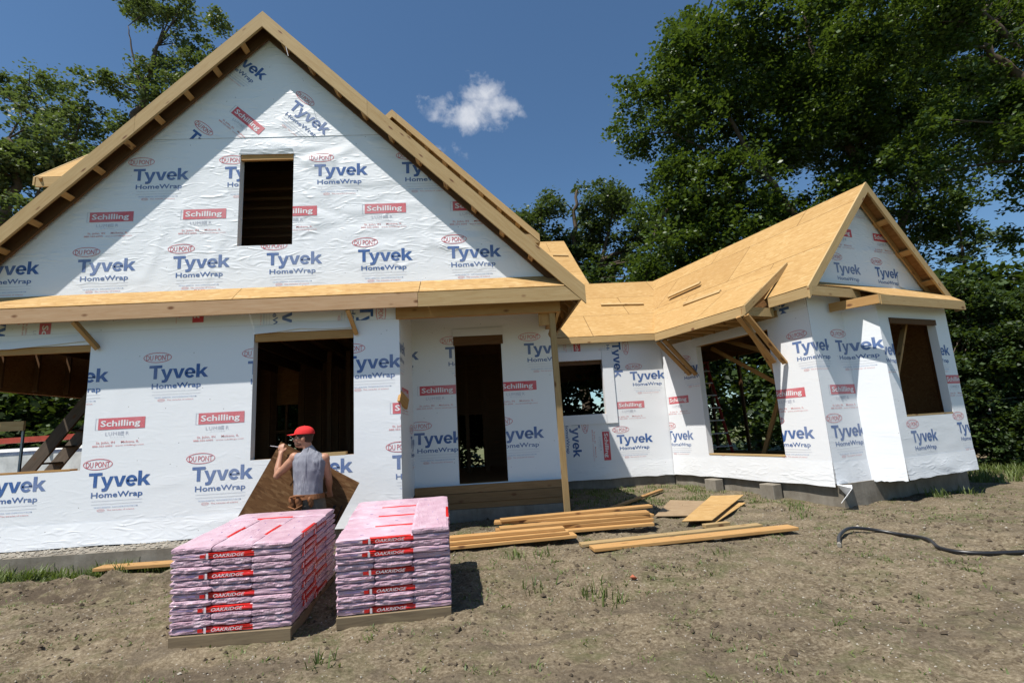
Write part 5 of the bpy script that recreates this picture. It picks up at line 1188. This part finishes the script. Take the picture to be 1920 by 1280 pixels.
tree('ash_tree', 'tall airy tree with pale green crown rising behind the left slope of the big gable', (-19, 25, -1.8),
     [(-17.8, 24, 22.7, 1.1), (-16.6, 24, 20.7, 1.4), (-15.2, 24, 21.8, 1.3), (-13.5, 24, 21.1, 1.1), (-15, 24, 18.9, 1.8), (-17, 24, 17.5, 1.4), (-12.7, 24, 20.1, .9), (-13.7, 24, 18.6, 1.3), (-18.4, 24, 15.7, 1.4), (-19.8, 24, 17.2, 1.3), (-21.2, 24, 18.5, 1.5), (-22.8, 24, 18.8, 1.3), (-21.9, 24, 17, 1.0), (-17.4, 24, 14.6, 1.3), (-19.4, 24, 14.5, .8), (-24.8, 24, 18.4, 1.3), (-12.0, 24, 21.3, .5), (-17.2, 24, 24.2, 1.0)],
     [([(-19, 25, -1.8), (-18.6, 24.6, 5), (-17.9, 24.3, 11), (-17, 24, 15.5), (-16.4, 24, 18.5), (-16.2, 24, 20.6)], .36), ([(-18, 24.2, 12.5), (-19.8, 24, 15.3), (-21.8, 24, 16.8), (-24.5, 24, 18.9)], .18), ([(-17, 24, 15.5), (-15, 24, 17.6), (-13.6, 24, 20)], .15), ([(-16.6, 24, 18), (-17.2, 24, 20), (-17.6, 24, 21.8)], .08)],
     600, 42, .17, 'ash', 21, csize=.42)
tree('ash_tree', 'nearer pale green tree at the left picture edge beside the roof', (-17.5, 18, -1.8),
     [(-16.1, 17, 11, .85), (-15.2, 17, 9.9, .75), (-16.1, 17, 9.6, 1.0), (-15.4, 17, 8.2, .9), (-16.7, 17, 12.1, .5), (-14.7, 17, 10.4, .4), (-17, 17, 10.2, 1.3), (-16.4, 17, 7.0, 1.2), (-15.2, 17.2, 6.4, .8)],
     [([(-17.5, 18, -1.8), (-17, 17.4, 4), (-16.1, 17, 7.5), (-15.7, 17, 9.5), (-16.1, 17, 11)], .3), ([(-16.4, 17.1, 6.6), (-15.3, 17, 8), (-14.8, 17, 9.8)], .12), ([(-16.5, 17.1, 6.4), (-17.2, 17, 9)], .14)],
     330, 44, .16, 'ash', 25, csize=.36)
cd = empty('cedar_tree', (21, 20, -1.8)); tag(cd, 'dark pointed cedar standing behind the right roof corner', 'tree')
leaves('crown', [(21 + .05 * i, 20, 7.2 - i * .8, .25 + i * .16) for i in range(10)], 420, 30, .2, 'cedar', cd, 31, csize=.4, flat=.35, shell=.2)
limbs(cd, (21, 20, -1.8), [([(21, 20, -1.8), (21, 20, 3), (21, 20, 8)], .16)], [(20.4, 20, 5), (21.6, 20, 4)], .1, 31)
cd = empty('cedar_tree', (22.9, 21, -1.8)); tag(cd, 'shorter cedar to the right of the pointed one', 'tree')
leaves('crown', [(22.9, 21, 6.1 - i * .8, .25 + i * .18) for i in range(9)], 340, 30, .2, 'cedar', cd, 32, csize=.4, flat=.35, shell=.2)
limbs(cd, (22.9, 21, -1.8), [([(22.9, 21, -1.8), (22.9, 21, 3), (22.9, 21, 6.6)], .14)], [(22.4, 21, 4)], .1, 32)
# dead twigs at the right edge
dt = empty('dead_tree', (19.5, 13.5, -1.8)); tag(dt, 'bare grey twigs of a dead tree at the right picture edge', 'tree')
rg_ = random.Random(4); L_ = [([(19.8, 13.5, -1.8), (19.5, 13.5, 3.5), (18.6, 13.5, 6.0), (17.9, 13.5, 7.2)], .08)]
for i in range(9):
    x, z = 18.6 - rg_.random() * .7, 5.6 + rg_.random() * 1.6; L_.append(([(19.2 - .2 * rg_.random(), 13.5, 4.6 + rg_.random() * 1.6), (x, 13.4, z), (x - .5 - rg_.random() * .6, 13.3, z + rg_.uniform(-.3, .5))], .035))
tips = [(16.8 + 1.8 * rg_.random(), 13.2 + .5 * rg_.random(), 5.4 + 2.6 * rg_.random()) for _ in range(26)]
limbs(dt, (19.5, 13.5, -1.8), L_, tips, .05, 4, mat='bark2')
# shrubs right of the wing
sh = [((12.7, 12, 2.1, .75), (12.5, 12, 1.2, .8), (12.3, 12.2, 2.8, .4), 'tall bushy shrub rising beside the bay corner'),
      ((14.0, 12, 2.1, .95), (13.9, 12.3, .7, 1.1), (14.4, 12, 2.9, .5), 'broad dark shrub at the right picture edge'),
      ((12.1, 12.4, .1, .7), (12.0, 12.2, -.9, .8), (12.6, 12.6, .6, .8), 'low shrub with bright lower leaves by the foundation corner'),
      ((13.2, 11.6, -.5, .8), (13.4, 11.6, -1.2, .7), (13.9, 11.8, 0, .8), 'low thicket shrub in front of the wire fence'),
      ((12.4, 14.8, 2.6, 1.0), (12.8, 15, 1.0, 1.3), (14.2, 15.2, 3.1, .9), 'high dark shrub behind the bay, below the cedar')]
for i, (a, b_, c, l) in enumerate(sh):
    t = empty('shrub', (a[0], a[1] + .2, -1.75)); tag(t, l, 'shrub', 'shrubs right of the wing')
    tips = leaves('foliage', [a, b_, c], 520 if i != 1 else 640, 36, .10, 'deep', t, 50 + i, csize=.25, shell=.35); tips = [Vector(q) for q in tips if q[2] > -1.4]
    limbs(t, tuple(t.location), [([(a[0], a[1] + .2, -1.8), (b_[0], b_[1], max(b_[2], -1)), (c[0], c[1], max(c[2], -.6))], .05)], tips, .03, 50 + i)
gm_ = MB()
for _ in range(700): 
    x = rng.uniform(9.6, 15); y = rng.uniform(10.0, 12.0)
    if y > 9.9 + .1 * (x - 9.6): blades(x, y, 6, .22, .06, gm_, M['grass'], .9)
tag(gm_.build('ground_cover'), 'leafy green ground cover below the shrubs at the right', 'ground cover', kind='stuff')
# woods behind the house: each tree its own crown
k_ = 0
bt = [(-22, 24, 7, 3.4), (-16, 26, 6, 3.4), (-11, 23, 4, 2.8), (-6.5, 25, 5, 2.8), (-2, 24, 3.5, 2.6), (2.5, 23, 4.2, 2.4), (9, 25, 5.2, 3.0), (14, 26, 5.2, 3.4), (19, 24, 2.6, 2.4), (26, 24, .8, 2.0), (31, 22, .8, 2.2), (-27, 20, 6, 3.6), (17.5, 16, 2.4, 2.2), (-14, 17, 2.0, 2.2)]
names = ['far left', 'left of the garage', 'behind the garage opening', 'behind the left rooms', 'behind the front door', 'behind the small window', 'left of the wing ridge', 'behind the wing roof', 'behind the open wing', 'at the far right', 'beyond the right edge', 'beyond the left edge', 'seen through the wing window', 'seen through the garage opening']
for (x, y, z, r), nm in zip(bt, names):
    t = empty('woodland_tree', (x, y, -1.8)); tag(t, 'dense dark green woodland tree %s' % nm, 'tree', 'woodland trees behind the house')
    lo = [(x, y, z, r)] + [(x + r * .8 * math.cos(a_), y + .5 * math.sin(a_), z + r * .55 * math.sin(a_ * 2.3), r * .6) for a_ in (0, 1.3, 2.4, 3.6, 5)] + [(x, y, z - r * .8, r * .7), (x + .6, y, max(-.2, z - r * 1.4), r * .6)]
    tips = leaves('crown', lo, 420, 40, .26, 'deep', t, 90 + k_, csize=.7); limbs(t, (x, y, -1.8), [([(x, y, -1.8), (x + .2, y, z * .5), (x, y, z + r * .4)], .22)], [q for q in tips[:24] if q[2] > 0], .2, k_); k_ += 1
un = leaves('undergrowth', [(x_, 19.5 + 2 * math.sin(x_), z_, 1.7) for x_ in range(-30, 34, 2) for z_ in (-.6, 1.6)], 3600, 36, .24, 'deep', None, 77, csize=.6, shell=.2)
tag(bpy.data.objects['undergrowth'], 'dark tangled undergrowth below the woodland trees behind the house', 'undergrowth', kind='stuff')
# chain-link fence at the right edge
fn = empty('chain_link_fence', (13.5, 11.2, -1.7)); tag(fn, 'grey chain link fence leaning among the shrubs at the right edge', 'fence')
M['galv'] = plain('galvanised_wire', (.12, .125, .125), .6, .4, metal=.3)
fa, fb_ = Vector((12.3, 11.9, -.35)), Vector((16.5, 11.2, -.35))
b = MB(); b.tube([fa + Vector((0, 0, .42)), fb_ + Vector((0, 0, .62))], .02, M['galv'], 8); b.build('top_rail', fn, smooth=True)
for t_ in (0, .34, .68, 1.):
    p = fa.lerp(fb_, t_); b = MB(); b.tube([p + Vector((0, 0, -1.75)), p + Vector((0, 0, .45 + .2 * t_))], .025, M['galv'], 8); b.build('post', fn, smooth=True)
b = MB(); L0 = (fb_ - fa).length; dq = (fb_ - fa).normalized(); n_ = int(L0 / .09)
for i in range(-16, n_):
    for sg in (1, -1):
        s0, z0, s1, z1 = i * .09, -1.6, i * .09 + 2.0 * .72, .4
        if sg < 0: s0, s1 = s1, s0
        pts_ = []
        for t_ in (0, 1):
            s_ = s0 + (s1 - s0) * t_; z_ = z0 + (z1 - z0) * t_
            if s_ < 0: f_ = (0 - s0) / (s1 - s0); s_, z_ = 0, z0 + (z1 - z0) * f_
            if s_ > L0: f_ = (L0 - s0) / (s1 - s0); s_, z_ = L0, z0 + (z1 - z0) * f_
            pts_.append(fa + dq * s_ + Vector((0, 0, z_ + .2 * s_ / L0)))
        if (pts_[1] - pts_[0]).length > .05: b.tube(pts_, .0022, M['galv'], 3, False)
b.build('wire_mesh', fn)

# ------------------------------------------------------------------ sky, sun, cloud, camera
w = bpy.data.worlds.new('World'); sc.world = w; w.use_nodes = True; nt = w.node_tree; bg = nt.nodes['Background']
sky = nt.nodes.new('ShaderNodeTexSky'); sky.sky_type = 'NISHITA'; sky.sun_disc = False
el = math.atan2(1, math.hypot(.38, .33)); sky.sun_elevation = el; sky.sun_rotation = math.atan2(-.38, -.33)
sky.air_density = 1.0; sky.dust_density = .35; sky.ozone_density = 2.2; sky.altitude = 200
tc = nt.nodes.new('ShaderNodeTexCoord')
wz = node(nt, 'ShaderNodeTexNoise'); wz.inputs['Scale'].default_value = 22; wz.inputs['Detail'].default_value = 5; wz.inputs['Roughness'].default_value = .6; nt.links.new(tc.outputs['Generated'], wz.inputs['Vector'])
wo = node(nt, 'ShaderNodeVectorMath', operation='SUBTRACT'); wo.inputs[1].default_value = (.5, .5, .5); nt.links.new(wz.outputs['Color'], wo.inputs[0])
ws_ = node(nt, 'ShaderNodeVectorMath', operation='SCALE'); ws_.inputs['Scale'].default_value = .075; nt.links.new(wo.outputs[0], ws_.inputs[0])
wc = node(nt, 'ShaderNodeVectorMath', operation='ADD'); nt.links.new(ws_.outputs[0], wc.inputs[0]); nt.links.new(tc.outputs['Generated'], wc.inputs[1])
def wmask(dir_, r0, r1, sx=1., sz=1.):
    s_ = node(nt, 'ShaderNodeVectorMath', operation='SUBTRACT'); s_.inputs[1].default_value = dir_; nt.links.new(wc.outputs[0], s_.inputs[0])
    m_ = node(nt, 'ShaderNodeVectorMath', operation='MULTIPLY'); m_.inputs[1].default_value = (sx, 1, sz); nt.links.new(s_.outputs[0], m_.inputs[0])
    l_ = node(nt, 'ShaderNodeVectorMath', operation='LENGTH'); nt.links.new(m_.outputs[0], l_.inputs[0])
    r_ = node(nt, 'ShaderNodeMapRange'); r_.inputs[1].default_value = r0; r_.inputs[2].default_value = r1; r_.inputs[3].default_value = 1; r_.inputs[4].default_value = 0
    nt.links.new(l_.outputs['Value'], r_.inputs[0]); return r_.outputs[0]
def mth(op, a, b_):
    m_ = node(nt, 'ShaderNodeMath', operation=op)
    for v_, i in ((a, 0), (b_, 1)):
        if isinstance(v_, bpy.types.NodeSocket): nt.links.new(v_, m_.inputs[i])
        else: m_.inputs[i].default_value = v_
    return m_.outputs[0]
mk = None
for dr, r1, sx_, sz_, k_ in (((.016, .806, .592), .040, .9, 1.2, 1), ((.004, .826, .566), .052, .75, 1.5, 1), ((.055, .82, .567), .038, .9, 1.2, .95), ((-.036, .822, .572), .040, .8, 1.5, .85), ((-.085, .812, .580), .034, .6, 2.0, .55), ((-.052, .857, .514), .034, .9, 1.2, .62), ((-.022, .87, .508), .028, .8, 1.6, .5)):
    q_ = mth('MULTIPLY', wmask(dr, .002, r1 * 1.3, sx_ * .85, sz_), k_); mk = q_ if mk is None else mth('MAXIMUM', mk, q_)
nz = noise_t(nt, tc.outputs['Generated'], 17, 8, .62, .35)
cl_ = mth('MULTIPLY', mth('ADD', mth('MULTIPLY', mk, 1.0), mth('MULTIPLY', mth('SUBTRACT', nz, .56), 2.4)), mk)
fac = ramp(nt, cl_, [(.08, (0, 0, 0)), (.35, (.38, .38, .38)), (.8, (.72, .72, .72)), (1, (.8, .8, .8))])
skc = mix(nt, 1., sky.outputs[0], (.88, 1.1, 1.2), 'MULTIPLY'); cc = mix(nt, fac, skc, (8.2, 8.4, 8.9)); nt.links.new(cc, bg.inputs[0]); bg.inputs[1].default_value = .072
sd = bpy.data.lights.new('sun', 'SUN'); sd.energy = 5.0; sd.angle = R(.5); sd.color = (1, .955, .88); so = bpy.data.objects.new('sun', sd); link(so)
so.rotation_mode = 'QUATERNION'; so.rotation_quaternion = Vector((.38, .33, -1)).to_track_quat('-Z', 'Y')
cam = bpy.data.cameras.new('camera'); cam.sensor_width = 36; cam.lens = 950 / 1920 * 36; cam.clip_start = .05; cam.clip_end = 2000
co = bpy.data.objects.new('camera', cam)
r_ = Vector((.9966, -.0489, -.0567)); f_ = Vector((.0584, .9831, .1734)); f_.normalize(); r_ = (r_ - f_ * r_.dot(f_)).normalized(); u_ = r_.cross(f_)
link(co, None, Matrix(((r_.x, u_.x, -f_.x, 0), (r_.y, u_.y, -f_.y, 0), (r_.z, u_.z, -f_.z, 0), (0, 0, 0, 1)))); sc.camera = co
sc.cycles.max_bounces = 6; sc.cycles.diffuse_bounces = 2
sc.view_settings.view_transform = 'Standard'; sc.view_settings.look = 'None'; sc.view_settings.exposure = .45; sc.view_settings.gamma = 1
